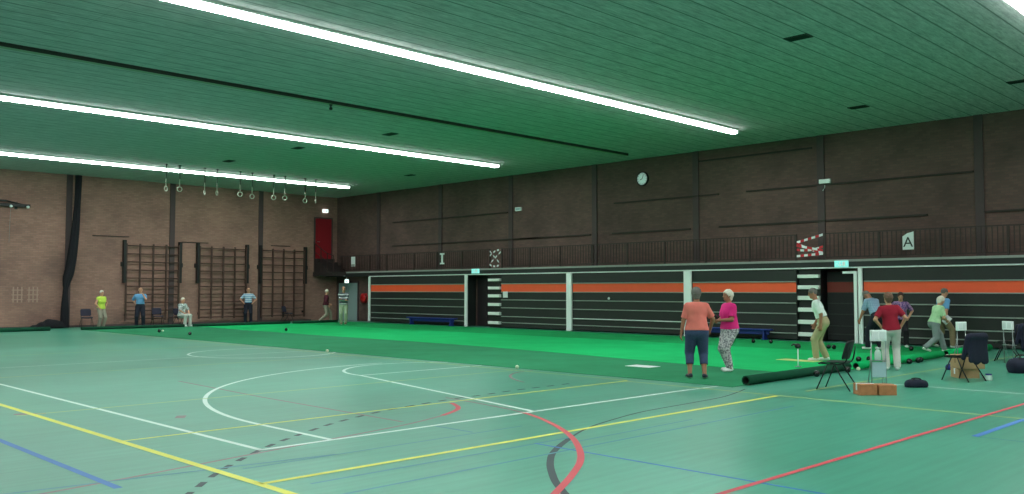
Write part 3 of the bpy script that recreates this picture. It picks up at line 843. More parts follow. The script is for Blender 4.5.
def person(label, loc, face_deg, H=1.68, sex='m', girth=1., lean=0., pelvis=(0, 0, 0), feet=((-.1, .02), (.1, 0)), toe=(8, -8), hands=None, hhint=None,
           head_turn=0., head_pitch=0., shirt=None, sleeve=.75, hem=0., pants=None, hemz=.07, shoes=None, hair=None, hairstyle='short', skin=None, belt=None,
           seated=False, res=.009, curl=.6, lean_side=0., heel=(0, 0)):
    """the figure faces local +Y, its right side is +X; hands=((lx,ly,lz),(rx,ry,rz)) wrist targets"""
    s = H / 1.72; skin = skin or M_skin
    fem = sex == 'f'
    S = np.array
    pz = (.47 + .06) * s if seated else .915 * s
    pel = S([pelvis[0], pelvis[1], pz + pelvis[2]])
    ca, sa = math.cos(math.radians(lean)), math.sin(math.radians(lean))
    up = nrm([math.sin(math.radians(lean_side)), sa, ca]); right = nrm(np.cross([0, 1, 0], up)); right = nrm(np.cross(nrm([0, ca, -sa]), up)); fwd = nrm(np.cross(up, right))
    T = lambda x, y, z: pel + (right * x + fwd * y + up * z) * s
    waist = T(0, .0, .16); chest = T(0, .0, .37); neck0 = T(0, -.015, .53); 
    hp = math.radians(head_pitch); ht = math.radians(head_turn)
    nk = nrm(up * .9 + S([0, 0, 1]) * .6 + fwd * .15)
    headb = neck0 + nk * .085 * s
    hup = nrm(S([0, math.sin(hp) * math.cos(ht), math.cos(hp)]) + S([math.sin(hp) * math.sin(ht), 0, 0]))
    hf = S([math.sin(ht), math.cos(ht), 0]); hf = nrm(hf - hup * (hf @ hup)); hr = nrm(np.cross(hf, hup))
    hc = headb + (hup * .105 + hf * .018) * s
    HR = [hr, hf, hup]
    Hd = lambda x, y, z: hc + (hr * x + hf * y + hup * z) * s
    shw = (.165 if fem else .185) * (.9 + .1 * girth)
    sh = [T(-shw, -.01, .475), T(shw, -.01, .475)]
    hip = [pel + S([-.09 * s, 0, -.02 * s]), pel + S([.09 * s, 0, -.02 * s])]
    lt, lsn = .43 * s, .43 * s
    ank = []; knee = []
    for i in (0, 1):
        a = S([feet[i][0], feet[i][1], .085 * s + heel[i]])
        k_, a = ik(hip[i], a, lt, lsn, (0.12 * (-1 if i == 0 else 1), 1, 0.15)); knee.append(k_); ank.append(a)
    if hands is None: hands = ((-.26, .06, .80), (.26, .06, .80))
    if hhint is None: hhint = ((-.5, -1, -.2), (.5, -1, -.2))
    elb = []; wri = []
    for i in (0, 1):
        e, w = ik(sh[i], S(hands[i]) * S([s, s, s]), .285 * s, .255 * s, hhint[i]); elb.append(e); wri.append(w)
    allp = np.array([pel, waist, chest, neck0, hc + hup * .15, hc - hup * .15] + sh + hip + ank + knee + elb + wri)
    lo = allp.min(0) - .24; hi = allp.max(0) + .24; lo[2] = max(lo[2], -.02) if True else lo[2]
    g = girth; gc = .55 + .45 * girth
    # ---- body, one surface
    B = SDF(lo, hi, res)
    B.cone(T(-.06, 0, .0), .115 * s * g, T(.06, 0, .0), .115 * s * g, .03, (fwd, .88))
    B.cone(T(0, 0, .02), .13 * s * g, waist, .115 * s * g, .05, (fwd, .8))
    B.cone(waist, .118 * s * g, T(0, 0, .36), .135 * s * gc, .05, (fwd, .75))
    B.cone(T(-.08 * gc, 0, .4), .09 * s * gc, T(.08 * gc, 0, .4), .09 * s * gc, .05, (fwd, .85))
    B.cone(neck0 - up * .02, .062 * s, headb + hup * .05 * s, .054 * s, .03)
    for i in (0, 1):
        B.cone(T(0, -.01, .47), .065 * s, sh[i], .055 * s, .05)
        B.cone(sh[i], .054 * s, elb[i], .042 * s, .02)
        B.cone(elb[i], .042 * s, wri[i], .028 * s, .015)
        B.cone(hip[i], .092 * s * g, knee[i], .06 * s * gc, .03)
        B.cone(knee[i], .06 * s, ank[i], .04 * s, .02)
        B.cone(knee[i] * .7 + ank[i] * .3 - S([0, .018, 0]), .054 * s, knee[i] * .45 + ank[i] * .55, .045 * s, .03)
    if fem:
        for x in (-.07, .07): B.ell(T(x, .085, .335), [right, fwd, up], (.072 * s, .062 * s, .075 * s), .05)
    # head
    B.ell(Hd(0, -.012, .03), HR, (.075 * s, .095 * s, .09 * s), .02)
    B.ell(Hd(0, .012, -.035), HR, (.06 * s, .078 * s, .085 * s), .03)
    B.ell(Hd(0, .055, -.085), HR, (.03 * s, .03 * s, .026 * s), .03)
    B.cone(Hd(0, .085, .012), .010 * s, Hd(0, .104, -.028), .015 * s, .012)
    for x in (-1, 1):
        B.ell(Hd(.076 * x, -.012, -.01), HR, (.012 * s, .022 * s, .034 * s), .006)
        B.cone(Hd(.018 * x, .083, .022), .010 * s, Hd(.045 * x, .074, .022), .009 * s, .012)
    # hands
    for i in (0, 1):
        sx = -1 if i == 0 else 1
        d = nrm(wri[i] - elb[i]); d = nrm(d + S([0, 0, -.25]))
        pn = nrm(np.cross(d, S([0, 1, 0]) if abs(d[1]) < .8 else S([0, 0, 1]))) * (sx)      # palm normal, roughly toward the body
        if pn @ (chest - wri[i]) < 0: pn = -pn
        side = nrm(np.cross(d, pn)); 
        if side @ fwd < 0: side = -side
        pe = wri[i] + d * .085 * s
        B.cone(wri[i], .028 * s, wri[i] + d * .03 * s, .034 * s, .015, (pn, .6))
        B.cone(wri[i] + d * .03 * s, .036 * s, pe - d * .015 * s, .042 * s, .012, (pn, .5))
        for f_, (off, ln) in enumerate(((.030, .068), (.011, .078), (-.010, .072), (-.029, .056))):
            q0 = pe + side * off * s - d * .01 * s
            c1 = nrm(d + pn * curl * .5); q1 = q0 + c1 * ln * .5 * s
            c2 = nrm(d + pn * curl * 1.6); q2 = q1 + c2 * ln * .5 * s
            B.cone(q0, .0105 * s, q1, .0095 * s, .004); B.cone(q1, .0095 * s, q2, .0085 * s, .003)
        th0 = wri[i] + d * .03 * s + side * .03 * s; th1 = th0 + nrm(side * .9 + d * .7 + pn * .3) * .04 * s; th2 = th1 + nrm(side * .2 + d * .9 + pn * .4) * .03 * s
        B.cone(th0, .014 * s, th1, .0115 * s, .008); B.cone(th1, .0115 * s, th2, .009 * s, .003)
    # feet
    toes = []
    for i in (0, 1):
        a = math.radians(toe[i]); td = S([math.sin(a), math.cos(a), 0])
        if heel[i] > 0: td = nrm(td - S([0, 0, heel[i] / .2]))
        toes.append(td)
        B.cone(ank[i] - S([0, 0, .03 * s]), .038 * s, ank[i] + td * .14 * s - S([0, 0, .055 * s]), .028 * s, .03)
    V, F = B.mesh()
    def mf(c):
        q = (c - hc) / s
        x, y, z = q @ hr, q @ hf, q @ hup
        m = np.zeros(len(c), int)
        m[(y > .05) & (np.abs(x) < .024) & (np.abs(z + .062) < .007)] = 1
        m[(y > .06) & (np.abs(np.abs(x) - .031) < .013) & (np.abs(z - .006) < .007)] = 2
        return m
    root = np_obj('person', V, F, [skin, M_lip, M_eye], None, mf)
    root.location = loc; root.rotation_euler.z = math.radians(face_deg) - PI / 2
    tag(root, label, 'person')
    e = .014
    # ---- trousers
    G = SDF(lo, hi, res)
    G.cone(T(-.06, 0, .0), .115 * s * g + e, T(.06, 0, .0), .115 * s * g + e, .03, (fwd, .9))
    G.cone(T(0, 0, .02), .13 * s * g + e, waist, .115 * s * g + e, .05, (fwd, .82))
    for i in (0, 1):
        G.cone(hip[i], .094 * s * g + e, knee[i], .068 * s * gc + e, .03)
        dn = nrm(ank[i] - knee[i])
        low = knee[i] + dn * max(.02, (knee[i][2] - hemz * s - heel[i]) / max(.2, -dn[2])) if dn[2] < -.2 else ank[i]
        G.cone(knee[i], .066 * s * gc + e, low + dn * .05, .058 * s + e, .02, None, [(low, dn)])
    G.cut(T(0, 0, .125), up)
    V, F = G.mesh(); np_obj('trousers', V, F, [pants], root)
    if belt:
        G = SDF(lo, hi, res)
        G.cone(T(0, 0, .02), .13 * s * g + e + .006, waist, .115 * s * g + e + .006, .05, (fwd, .82))
        G.cut(T(0, 0, .135), up); G.cut(T(0, 0, .09), -up)
        V, F = G.mesh(); np_obj('belt', V, F, [belt], root)
    # ---- shirt
    G = SDF(lo, hi, res); e2 = e + .012
    G.cone(T(-.055, 0, .0), .115 * s * g + e2, T(.055, 0, .0), .115 * s * g + e2, .03, (fwd, .9))
    G.cone(T(0, 0, .02), .13 * s * g + e2, waist, .118 * s * g + e2, .05, (fwd, .82))
    G.cone(waist, .12 * s * g + e2, T(0, 0, .36), .135 * s * gc + e2, .05, (fwd, .78))
    G.cone(T(-.08 * gc, 0, .4), .09 * s * gc + e2, T(.08 * gc, 0, .4), .09 * s * gc + e2, .05, (fwd, .88))
    G.cone(neck0 - up * .05, .062 * s + .016, neck0 + nk * .015, .058 * s + .012, .02, None, [(neck0 + nk * .012, nk)])
    if fem:
        for x in (-.07, .07): G.ell(T(x, .09, .33), [right, fwd, up], (.075 * s + e, .062 * s + e, .078 * s + e), .06)
    for i in (0, 1):
        G.cone(T(0, -.01, .465), .066 * s + e, sh[i], .056 * s + e, .05)
        du = nrm(elb[i] - sh[i])
        if sleeve <= 1:
            q = sh[i] + du * .285 * s * sleeve
            G.cone(sh[i], .056 * s + e, q + du * .03, .052 * s + e, .02, None, [(q, du)])
        else:
            dl_ = nrm(wri[i] - elb[i]); q = elb[i] + dl_ * .255 * s * (sleeve - 1)
            G.cone(sh[i], .056 * s + e, elb[i], .046 * s + e, .02); G.cone(elb[i], .046 * s + e, q + dl_ * .02, .036 * s + e * .8, .015, None, [(q, dl_)])
    G.cut(T(0, 0, .13 - hem), -up) if not seated else G.cut(T(0, 0, .0), -up)
    V, F = G.mesh(); np_obj('shirt', V, F, [shirt], root)
    # ---- shoes
    for i in (0, 1):
        td = toes[i]; G = SDF(ank[i] - .22, ank[i] + .26, min(res, .008))
        G.cone(ank[i] - td * .035 * s - S([0, 0, .035 * s]), .044 * s, ank[i] + td * .05 * s - S([0, 0, .045 * s]), .044 * s, .02)
        G.cone(ank[i] + td * .03 * s - S([0, 0, .048 * s]), .042 * s, ank[i] + td * .155 * s - S([0, 0, .052 * s]), .036 * s, .02)
        G.cut(ank[i] - S([0, 0, .082 * s]), -nrm(np.cross(np.cross(td, [0, 0, 1]), td)))
        G.cut(ank[i] + S([0, 0, .015 * s]), (0, 0, 1))
        V, F = G.mesh(); za = ank[i][2] - .066 * s
        np_obj('shoe', V, F, [shoes, M_sole], root, lambda c: (c[:, 2] < za).astype(int))
    # ---- hair
    if hair:
        G = SDF(hc - .25, hc + .25, res)
        if hairstyle == 'bald':
            G.ell(Hd(0, -.014, .01), HR, (.080 * s, .100 * s, .085 * s), .01)
            G.cut(Hd(0, 0, .055), hup); G.cut(Hd(0, 0, -.05), -hup); G.cut(Hd(0, .02, 0), hf)
        elif hairstyle == 'short':
            G.ell(Hd(0, -.014, .034), HR, (.083 * s, .103 * s, .098 * s), .01)
            G.cut(Hd(0, .062, .035), nrm(hf * .75 - hup * .65)); G.cut(Hd(0, 0, -.055), -hup)
        else:
            G.ell(Hd(0, -.016, .034), HR, (.094 * s, .112 * s, .106 * s), .01)
            G.cone(Hd(0, -.05, .0), .085 * s, Hd(0, -.05, -.06), .066 * s, .03)
            G.cut(Hd(0, .055, .03), nrm(hf * .8 - hup * .6)); G.cut(Hd(0, 0, -.11), -hup)
        X = G.ax[0][:, None, None]; Y = G.ax[1][None, :, None]; Z = G.ax[2][None, None, :]
        G.D = (G.D + .0028 * np.sin(95 * X + 40 * Z) * np.sin(110 * Y + 30 * X) + .002 * np.sin(170 * Z + 60 * Y)).astype(np.float32)
        V, F = G.mesh(); np_obj('hair', V, F, [hair], root)
    root['_w'] = 0
    del root['_w']
    Rz = Matrix.Rotation(math.radians(face_deg) - PI / 2, 4, 'Z')
    return root, [Vector(loc) + (Rz @ Vector(w)) for w in wri]

def cloth(n, r, g_, b_): return mat(n, rgb(r, g_, b_), .9, noise=.1, nscale=14, bump=.2)
C_coral = cloth('coral_cotton', 232, 122, 112); C_denim = mat('denim', rgb(62, 74, 108), .9, noise=.35, nscale=40)
C_mag = cloth('magenta_cotton', 228, 36, 128); C_greypat = blotch_mat('grey_pattern', rgb(205, 200, 204), rgb(128, 124, 134), 28)
C_white = cloth('white_cotton', 228, 234, 232); C_khaki = cloth('khaki', 178, 166, 130); C_khaki2 = cloth('dark_khaki', 140, 122, 96)
C_blue = cloth('light_blue_cotton', 104, 158, 206); C_bluecheck = stripes_mat('blue_check', rgb(128, 156, 190), rgb(158, 184, 208), 22, 'Z', check=True)
C_navy = cloth('navy', 24, 26, 42); C_red = cloth('crimson_cotton', 150, 16, 44); C_palegrey = cloth('pale_trousers', 196, 196, 190)
C_purple = blotch_mat('purple_pattern', rgb(92, 66, 128), rgb(170, 128, 168), 26); C_blackt = cloth('black_trousers', 26, 24, 30)
C_mint = blotch_mat('mint_pattern', rgb(160, 206, 158), rgb(190, 224, 180), 10, edge=.15); C_grey = cloth('grey_trousers', 128, 138, 140)
C_lime = cloth('lime_cotton', 196, 222, 84); C_stone = cloth('stone_trousers', 150, 142, 128)
C_whitepat = blotch_mat('white_grey_print', rgb(215, 220, 220), rgb(130, 140, 142), 22); C_stripe = stripes_mat('blue_white_stripe', rgb(110, 150, 190), rgb(200, 214, 226), 11, 'Z')
C_maroon = cloth('maroon', 84, 26, 44); C_bwstripe = stripes_mat('dark_pale_stripe', rgb(70, 76, 84), rgb(176, 182, 184), 7, 'Z', duty=.55); C_sage = cloth('sage_trousers', 170, 184, 158)
S_white = mat('white_shoes', rgb(225, 228, 226), .6, noise=.05); S_dark = mat('dark_shoes', rgb(40, 46, 62), .6, noise=.1); S_brown = mat('brown_shoes', rgb(150, 110, 84), .6, noise=.1)
H_grey = mat('grey_hair', rgb(112, 106, 102), .8, noise=.25, nscale=60); H_white = mat('white_hair', rgb(222, 214, 200), .8, noise=.12, nscale=60)
H_brown = mat('brown_hair', rgb(112, 84, 68), .8, noise=.3, nscale=60); H_dark = mat('dark_brown_hair', rgb(64, 44, 40), .8, noise=.25, nscale=60)
B_belt = mat('dark_belt', rgb(40, 32, 28), .5, noise=.1)

z0 = .012
person('woman in a coral top and blue denim capri trousers on the mat edge, back turned', (13.92, 9.12, z0), 38, 1.62, 'f', 1.3, 2, feet=((-.13, .02), (.13, -.02)), toe=(-14, 16),
       hands=((-.31, .04, .80), (.27, .17, .93)), hhint=((-1, -.6, 0), (1, -.5, -.2)), shirt=C_coral, sleeve=.85, hem=.12, pants=C_denim, hemz=.26, shoes=S_dark, hair=H_grey, hairstyle='bob', res=.008, skin=M_skin2)
_, wr = person('woman in a magenta top and pale patterned trousers holding a dark bowl', (15.55, 9.42, z0), 150, 1.58, 'f', 1.36, 3, feet=((-.1, .06), (.1, -.04)), toe=(-10, 12),
       hands=((-.07, .27, 1.10), (.07, .27, 1.08)), hhint=((-1, -.8, -.6), (1, -.8, -.6)), shirt=C_mag, sleeve=.8, hem=.13, pants=C_greypat, hemz=.09, shoes=S_white, hair=H_white, hairstyle='bob', res=.008, skin=M_skin2)
hold_mag = (wr[0] + wr[1]) / 2
person('man in a white polo shirt and khaki trousers bending forward to the left', (19.3, 9.34, z0), 116, 1.66, 'm', 1.05, 20, pelvis=(0, -.07, -.008), feet=((-.08, .10), (.1, -.12)), toe=(-6, 8),
       hands=((-.24, .0, .84), (.25, .12, .86)), head_pitch=14, shirt=C_white, sleeve=.9, hem=.0, pants=C_khaki, hemz=.07, shoes=S_white, hair=H_grey, belt=B_belt, res=.008, skin=M_skin2)
person('man in a light blue checked shirt and navy trousers bending beside the white post', (23.95, 10.05, z0), 72, 1.70, 'm', 1.2, 28, pelvis=(0, -.12, -.02), feet=((-.12, .12), (.12, -.08)), toe=(-5, 8),
       hands=((-.24, .3, .78), (.27, .16, .80)), head_pitch=60, shirt=C_bluecheck, sleeve=.9, hem=.02, pants=C_navy, hemz=.06, shoes=S_white, hair=H_grey, skin=M_skin2)
person('person in a crimson polo shirt and pale trousers with hands on hips, back turned', (18.19, 7.29, 0), 32, 1.54, 'f', 1.03, 3, feet=((-.1, .03), (.1, 0)), toe=(-10, 14),
       hands=((-.2, .05, .96), (.2, .05, .96)), hhint=((-1, -.6, 0), (1, -.5, 0)), shirt=C_red, sleeve=.75, hem=.15, pants=C_palegrey, hemz=.06, shoes=S_white, hair=H_brown, hairstyle='bob', res=.008, head_turn=-20, lean_side=-5)
person('person in a purple patterned shirt and black trousers with hands on hips', (25.5, 9.95, z0), 205, 1.55, 'f', 1.1, 16, pelvis=(0, -.08, -.02), feet=((-.12, .08), (.12, -.05)), toe=(-8, 12),
       hands=((-.22, .06, .93), (.22, .06, .93)), hhint=((-1, -.7, .2), (1, -.7, .2)), shirt=C_purple, sleeve=.9, hem=.12, pants=C_blackt, hemz=.06, shoes=S_white, hair=H_dark, hairstyle='bob', head_pitch=15)
_, wg = person('white haired woman in a mint green shirt striding to the right with papers', (24.02, 8.53, z0), -38, 1.50, 'f', 1.1, 20, pelvis=(0, .0, -.05), feet=((-.09, .33), (.09, -.32)), toe=(-2, 4), heel=(0, .06),
       hands=((-.04, .36, .98), (.09, .36, .93)), hhint=((-1, -.8, -.8), (1, -.8, -.8)), shirt=C_mint, sleeve=.85, hem=.13, pants=C_grey, hemz=.07, shoes=S_white, hair=H_white, hairstyle='bob', head_pitch=22)
hold_green = (wg[0] + wg[1]) / 2
person('man in a blue shirt and dark khaki trousers walking right along the bleachers', (26.0, 9.02, z0), -35, 1.66, 'm', 1.0, 8, pelvis=(0, 0, -.03), feet=((-.09, -.22), (.09, .26)), toe=(-4, 6), heel=(.05, 0),
       hands=((-.26, .14, .82), (.26, -.05, .82)), shirt=C_blue, sleeve=.85, hem=.02, pants=C_khaki2, hemz=.06, shoes=S_white, hair=H_grey, head_pitch=10)
fr = .011
person('woman in a lime green top with elbows out beside the far left chair', (14.36, 39.2, 0), 285, 1.58, 'f', 1.0, 2, hands=((-.2, .02, .94), (.17, .1, .94)), hhint=((-1, -.4, 0), (1, -.5, .1)),
       shirt=C_lime, sleeve=.3, hem=.16, pants=C_stone, hemz=.08, shoes=S_brown, hair=H_white, res=fr)
person('man in a light blue shirt and dark trousers holding a hand to his face', (15.84, 38.75, 0), 246, 1.70, 'm', 1.08, 0, feet=((-.14, .04), (.14, 0)), toe=(-12, 14), hands=((-.1, .2, 1.46), (.16, -.1, 1.0)), hhint=((-.6, 0, -1), (1, -.8, -.2)),
       shirt=C_blue, sleeve=.9, hem=.02, pants=C_navy, hemz=.06, shoes=S_white, hair=H_white, hairstyle='bald', res=fr)
person('man in blue and white striped shirt, both hands on hips before the middle frame', (21.7, 40.1, 0), 241, 1.70, 'm', 1.12, 0, feet=((-.13, .02), (.13, 0)), toe=(-10, 10), hands=((-.21, .04, .99), (.21, .04, .99)), hhint=((-1, -.2, .15), (1, -.2, .15)),
       shirt=C_stripe, sleeve=.8, hem=.03, pants=C_navy, hemz=.06, shoes=S_dark, hair=H_white, hairstyle='bald', res=fr)
person('man in a maroon top and stone trousers walking near the far corner', (24.72, 37.9, z0), -20, 1.66, 'm', 1.05, 6, pelvis=(0, 0, -.05), feet=((-.08, .3), (.08, -.28)), toe=(0, 0), heel=(0, .05), hands=((-.2, .25, .95), (.24, .1, .88)),
       shirt=C_maroon, sleeve=1.9, hem=.12, pants=C_stone, hemz=.07, shoes=S_white, hair=H_white, res=fr)
person('man in a dark and pale striped jumper with folded arms before the grey door', (23.95, 35.2, z0), 235, 1.74, 'm', 1.08, 0, hands=((.1, .19, 1.17), (-.1, .21, 1.13)), hhint=((-1, .2, -.6), (1, .2, -.6)),
       shirt=C_bwstripe, sleeve=1.9, hem=.14, pants=C_sage, hemz=.05, shoes=S_brown, hair=H_white, hairstyle='bald', res=fr)
person('seated person in a white and grey printed shirt and pale trousers on a dark chair', (17.58, 38.5, 0), 290, 1.62, 'm', 1.05, 8, seated=True, pelvis=(0, 0, 0), feet=((-.12, .40), (.13, .34)), toe=(-8, 8),
       hands=((-.14, .34, .62), (.15, .36, .62)), hhint=((-1, -.4, -.4), (1, -.4, -.4)), shirt=C_whitepat, sleeve=.95, pants=C_palegrey, hemz=.08, shoes=S_white, hair=H_white, res=fr)

# heap of cloth by the curtain (SDF lumps)
G = SDF((11.9, 39.8, -.03), (13.6, 40.85, .7), .03)
for x, y, z, r in ((12.2, 40.4, .02, .14), (12.5, 40.35, .08, .2), (12.8, 40.4, .16, .24), (13.05, 40.35, .12, .22), (13.3, 40.45, .05, .14), (12.0, 40.5, 0, .08)):
    G.cone((x - .12, y, z), r, (x + .12, y + .05, z * .8), r * .85, .1)
G.cut((0, 0, .004), (0, 0, -1)); G.cut((0, 40.74, 0), (0, 1, 0))
V, F = G.mesh(); tag(np_obj('cloth_heap', V, F, [M_curtain]), 'low heap of black cloth on the floor beside the curtain', 'cloth heap')
# dark beam frame on the far wall at the left
t = thing('folded_hoop_frame', 'dark steel beam frame folded against the far wall at the left edge', 'wall frame', (10.4, YF, 5.1))
b = BM(); bx(b, (-1.9, -.2, .0), (1.5, -.06, .12)); bx(b, (-1.9, -.18, .2), (.6, -.08, .26)); tube(b, [(.55, -.13, .24), (1.45, -.13, .06)], .03); obj('beam', b, M_black, t)
for x in (.75, 1.4):
    b = BM(); lathe(b, [(0, -.03), (.06, -.03), (.06, .03), (0, .03)], (x, -.23, -.0), 12, M=Matrix.Rotation(PI / 2, 4, 'X')); obj('pulley', b, M_white, t)
for x in (-1.2, 0., 1.0):
    b = BM(); bx(b, (x - .05, -.06, -.1), (x + .05, 0, .2)); obj('bracket', b, M_black, t)
b = BM(); tube(b, [(.75, -.23, -.02), (.73, -.2, -.8), (.75, -.1, -1.5)], .006, 6); obj('chain', b, M_steel, t)
# faint chalk goal marks on the bricks
M_chalk = mat('chalk', rgb(176, 142, 130), .9, noise=.2, nscale=8)
for x, w_ in ((11.55, 'left'), (12.15, 'right')):
    b = BM()
    for k in range(3): bx(b, (x - .18 + .16 * k, YF - .004, 1.1), (x - .13 + .16 * k, YF, 1.75))
    for k in range(3): bx(b, (x - .22, YF - .004, 1.2 + .2 * k), (x + .22, YF, 1.24 + .2 * k))
    tag(obj('chalk_mark', b, M_chalk), 'faint %s chalk grid mark on the far brick wall' % w_, 'wall mark')

# ------------------------------------------------------------------ bowling carpets with rolled ends
M_c1 = carpet_mat('carpet_dark', rgb(40, 120, 82), rgb(50, 138, 98)); M_c2 = carpet_mat('carpet_bright', rgb(18, 166, 94), rgb(24, 188, 110))
M_c3 = carpet_mat('carpet_bright_back', rgb(20, 144, 80), rgb(28, 162, 94))
M_rolld = carpet_mat('carpet_roll_dark', rgb(22, 66, 50), rgb(30, 82, 60))
def hollow_roll(bm, p, q, R, wall=.022):
    p, q = Vector(p), Vector(q); d = (q - p).normalized(); a = d.cross(Vector((0, 0, 1))).normalized(); c = a.cross(d)
    n = 20; L = []
    for P_, r in ((p, R - wall), (p, R), (q, R), (q, R - wall)):
        L.append([bm.verts.new(P_ + (a * math.cos(2 * PI * k / n) + c * math.sin(2 * PI * k / n)) * r * (1 + (.03 * math.sin(3 * k) if r > R - .001 else 0))) for k in range(n)])
    for i in range(4):
        A, B_ = L[i], L[(i + 1) % 4]
        for k in range(n):
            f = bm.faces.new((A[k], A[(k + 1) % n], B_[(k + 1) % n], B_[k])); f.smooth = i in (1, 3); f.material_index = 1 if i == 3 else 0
e12 = [(16.0, 7.9), (16.4, 11.2), (17.1, 15.9), (17.5, 20), (17.55, 26), (17.7, 33), (18.0, 37.7)]
def carpet(left, right, y0, y1, z, m, label, r0, rm, r1, ry=None, fm=None):
    """left/right: lists of (x,y) edges"""
    t = thing('bowling_carpet', label, 'carpet', ((left[0][0] + right[0][0]) / 2, (y0 + y1) / 2, 0), 0, 'green bowling carpets')
    o = Vector(t.location)
    b = BM(); poly = left + right[::-1]
    v = [b.verts.new((x - o.x, y - o.y, z)) for x, y in poly]; u = [b.verts.new((x - o.x, y - o.y, .001)) for x, y in poly]
    f = b.faces.new(v); b.faces.new(u[::-1])
    for i in range(len(v)): b.faces.new((v[i], v[(i + 1) % len(v)], u[(i + 1) % len(v)], u[i]))
    bmesh.ops.triangulate(b, faces=b.faces)
    obj('mat_surface', b, m, t)
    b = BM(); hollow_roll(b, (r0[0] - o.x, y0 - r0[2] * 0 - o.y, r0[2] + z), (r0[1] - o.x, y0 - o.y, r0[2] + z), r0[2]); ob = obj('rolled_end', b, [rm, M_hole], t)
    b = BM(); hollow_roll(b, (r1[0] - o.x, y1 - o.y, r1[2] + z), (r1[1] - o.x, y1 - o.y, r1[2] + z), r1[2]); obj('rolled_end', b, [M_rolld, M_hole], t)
    return t
carpet([(13.1, 7.9), (13.1, 37.7)], [(x - .004, y) for x, y in e12], 7.88, 37.7, .006, M_c1, 'dark green bowling carpet strip nearest the camera, where the two women stand', (13.5, 17.45, .08), M_rolld, (13.05, 17.35, .06))
carpet(e12, [(22.4, 7.86), (22.7, 22), (22.7, 37.7)], 7.78, 37.7, .010, M_c2, 'middle bright green bowling carpet strip under the man in the white polo', (17.6, 22.35, .08), M_c2, (17.75, 22.6, .06))
carpet([(22.43, 7.86), (22.73, 22), (22.73, 37.7)], [(26.1, 7.86), (26.1, 37.7)], 7.78, 37.7, .010, M_c3, 'bright green bowling carpet strip along the bleachers', (22.65, 25.9, .08), M_c2, (22.75, 25.3, .06))
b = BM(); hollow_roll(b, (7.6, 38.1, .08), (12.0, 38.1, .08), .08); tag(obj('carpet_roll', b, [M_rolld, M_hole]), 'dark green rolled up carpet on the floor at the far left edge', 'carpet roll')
b = BM(); box(b, (0, 0, 0), (.42, .62, .006), None, .002); o = obj('score_sheet', b, M_paper, None, (15.26, 11.35, .011)); tag(o, 'white rectangular sheet lying flat on the dark green carpet left of the women', 'sheet')
b = BM(); box(b, (0, 0, 0), (.4, .95, .008), None, .003); o = obj('delivery_mat', b, mat('cream_mat', rgb(196, 208, 130), .8, noise=.08), None, (19.0, 9.72, .0155), math.radians(-5)); tag(o, 'cream coloured delivery mat under the feet of the man in the white polo', 'mat')

# ------------------------------------------------------------------ bowls and jacks
bowl_me = None
def bowl(x, y, z, label, r=.062, group='black lawn bowls'):
    global bowl_me
    if bowl_me is None:
        b = BM(); R_ = .062
        prof = [(0, -R_ * .92)] + [(R_ * math.sin(a), -R_ * .92 * math.cos(a)) for a in [PI * k / 14 for k in range(1, 14)]] + [(0, R_ * .92)]
        lathe(b, prof, n=24, M=Matrix.Rotation(PI / 2, 4, 'X'))
        torus(b, .03, .003, Matrix.Translation((0, -.0495, 0)) @ Matrix.Rotation(PI / 2, 4, 'X'), 16, 5)
        o = obj('lawn_bowl', b, M_bowl); bowl_me = o.data
    else:
        o = bpy.data.objects.new('lawn_bowl', bowl_me); COL.objects.link(o)
    o.location = (x, y, z + .062); o.rotation_euler = (0, 0, random.uniform(0, 6))
    return tag(o, label, 'bowl', group)
zc = .011
for x, y, z, lb in ((14.35, 33.3, .007, 'black bowl beside a white jack on the far left of the carpet'), (14.3, 30.6, .007, 'black bowl on the carpet in front of the seated person'), (18.3, 30.8, zc, 'lone black bowl on the far bright carpet below the right climbing frame'),
                    (24.2, 13.85, zc, 'black bowl just right of the magenta top woman, left of a pair'), (24.35, 13.35, zc, 'black bowl on the bright carpet under the right end of the blue bench'),
                    (23.3, 11.05, zc, 'black bowl left of a touching pair, behind the near black chair'), (23.2, 10.85, zc, 'black bowl right of a touching pair, behind the near black chair'),
                    (15.75, 7.71, 0, 'black bowl against the dark carpet roll, left of the near chair'), (17.0, 7.68, 0, 'black bowl against the dark carpet roll, behind the near chair'),
                    (19.6, 8.6, zc, 'black bowl right behind the near chair, left of the score stand'), (19.8, 8.45, zc, 'second black bowl behind the near chair, nearer the score stand'),
                    (24.0, 9.45, zc, 'black bowl on the carpet between the crimson polo and the mint shirt, left one'), (24.1, 9.15, zc, 'black bowl on the carpet between the crimson polo and the mint shirt, right one'),
                    (19.9, 7.6, 0, 'black bowl before the bright carpet roll, first right of the crimson polo'), (20.35, 7.58, 0, 'black bowl before the bright carpet roll, second right of the crimson polo'), (20.6, 7.62, 0, 'black bowl before the bright carpet roll, third right of the crimson polo')):
    bowl(x, y, z, lb)
bowl(hold_mag.x - .06, hold_mag.y + .04, hold_mag.z - .0, 'dark bowl held in the hands of the woman in magenta', group=None)
jm = None
for x, y, z, lb in ((14.75, 33.9, .007, 'white jack beside a black bowl on the far left of the carpet'), (17.53, 7.70, 0, 'cream jack in the gap between two carpet rolls by the near chair'), (22.5, 7.70, 0, 'white jack in the carpet roll gap below the striding woman'),
                    (13.0, 12.85, 0, 'white jack at the carpet edge by the small red arc'), (12.95, 19.75, 0, 'white jack at the carpet edge by the far white circle')):
    b = BM(); bmesh.ops.create_icosphere(b, subdivisions=3, radius=.04)
    o = obj('jack_ball', b, M_jack, None, (x, y, z + .04), smooth=True); tag(o, lb, 'ball', 'white jack balls')
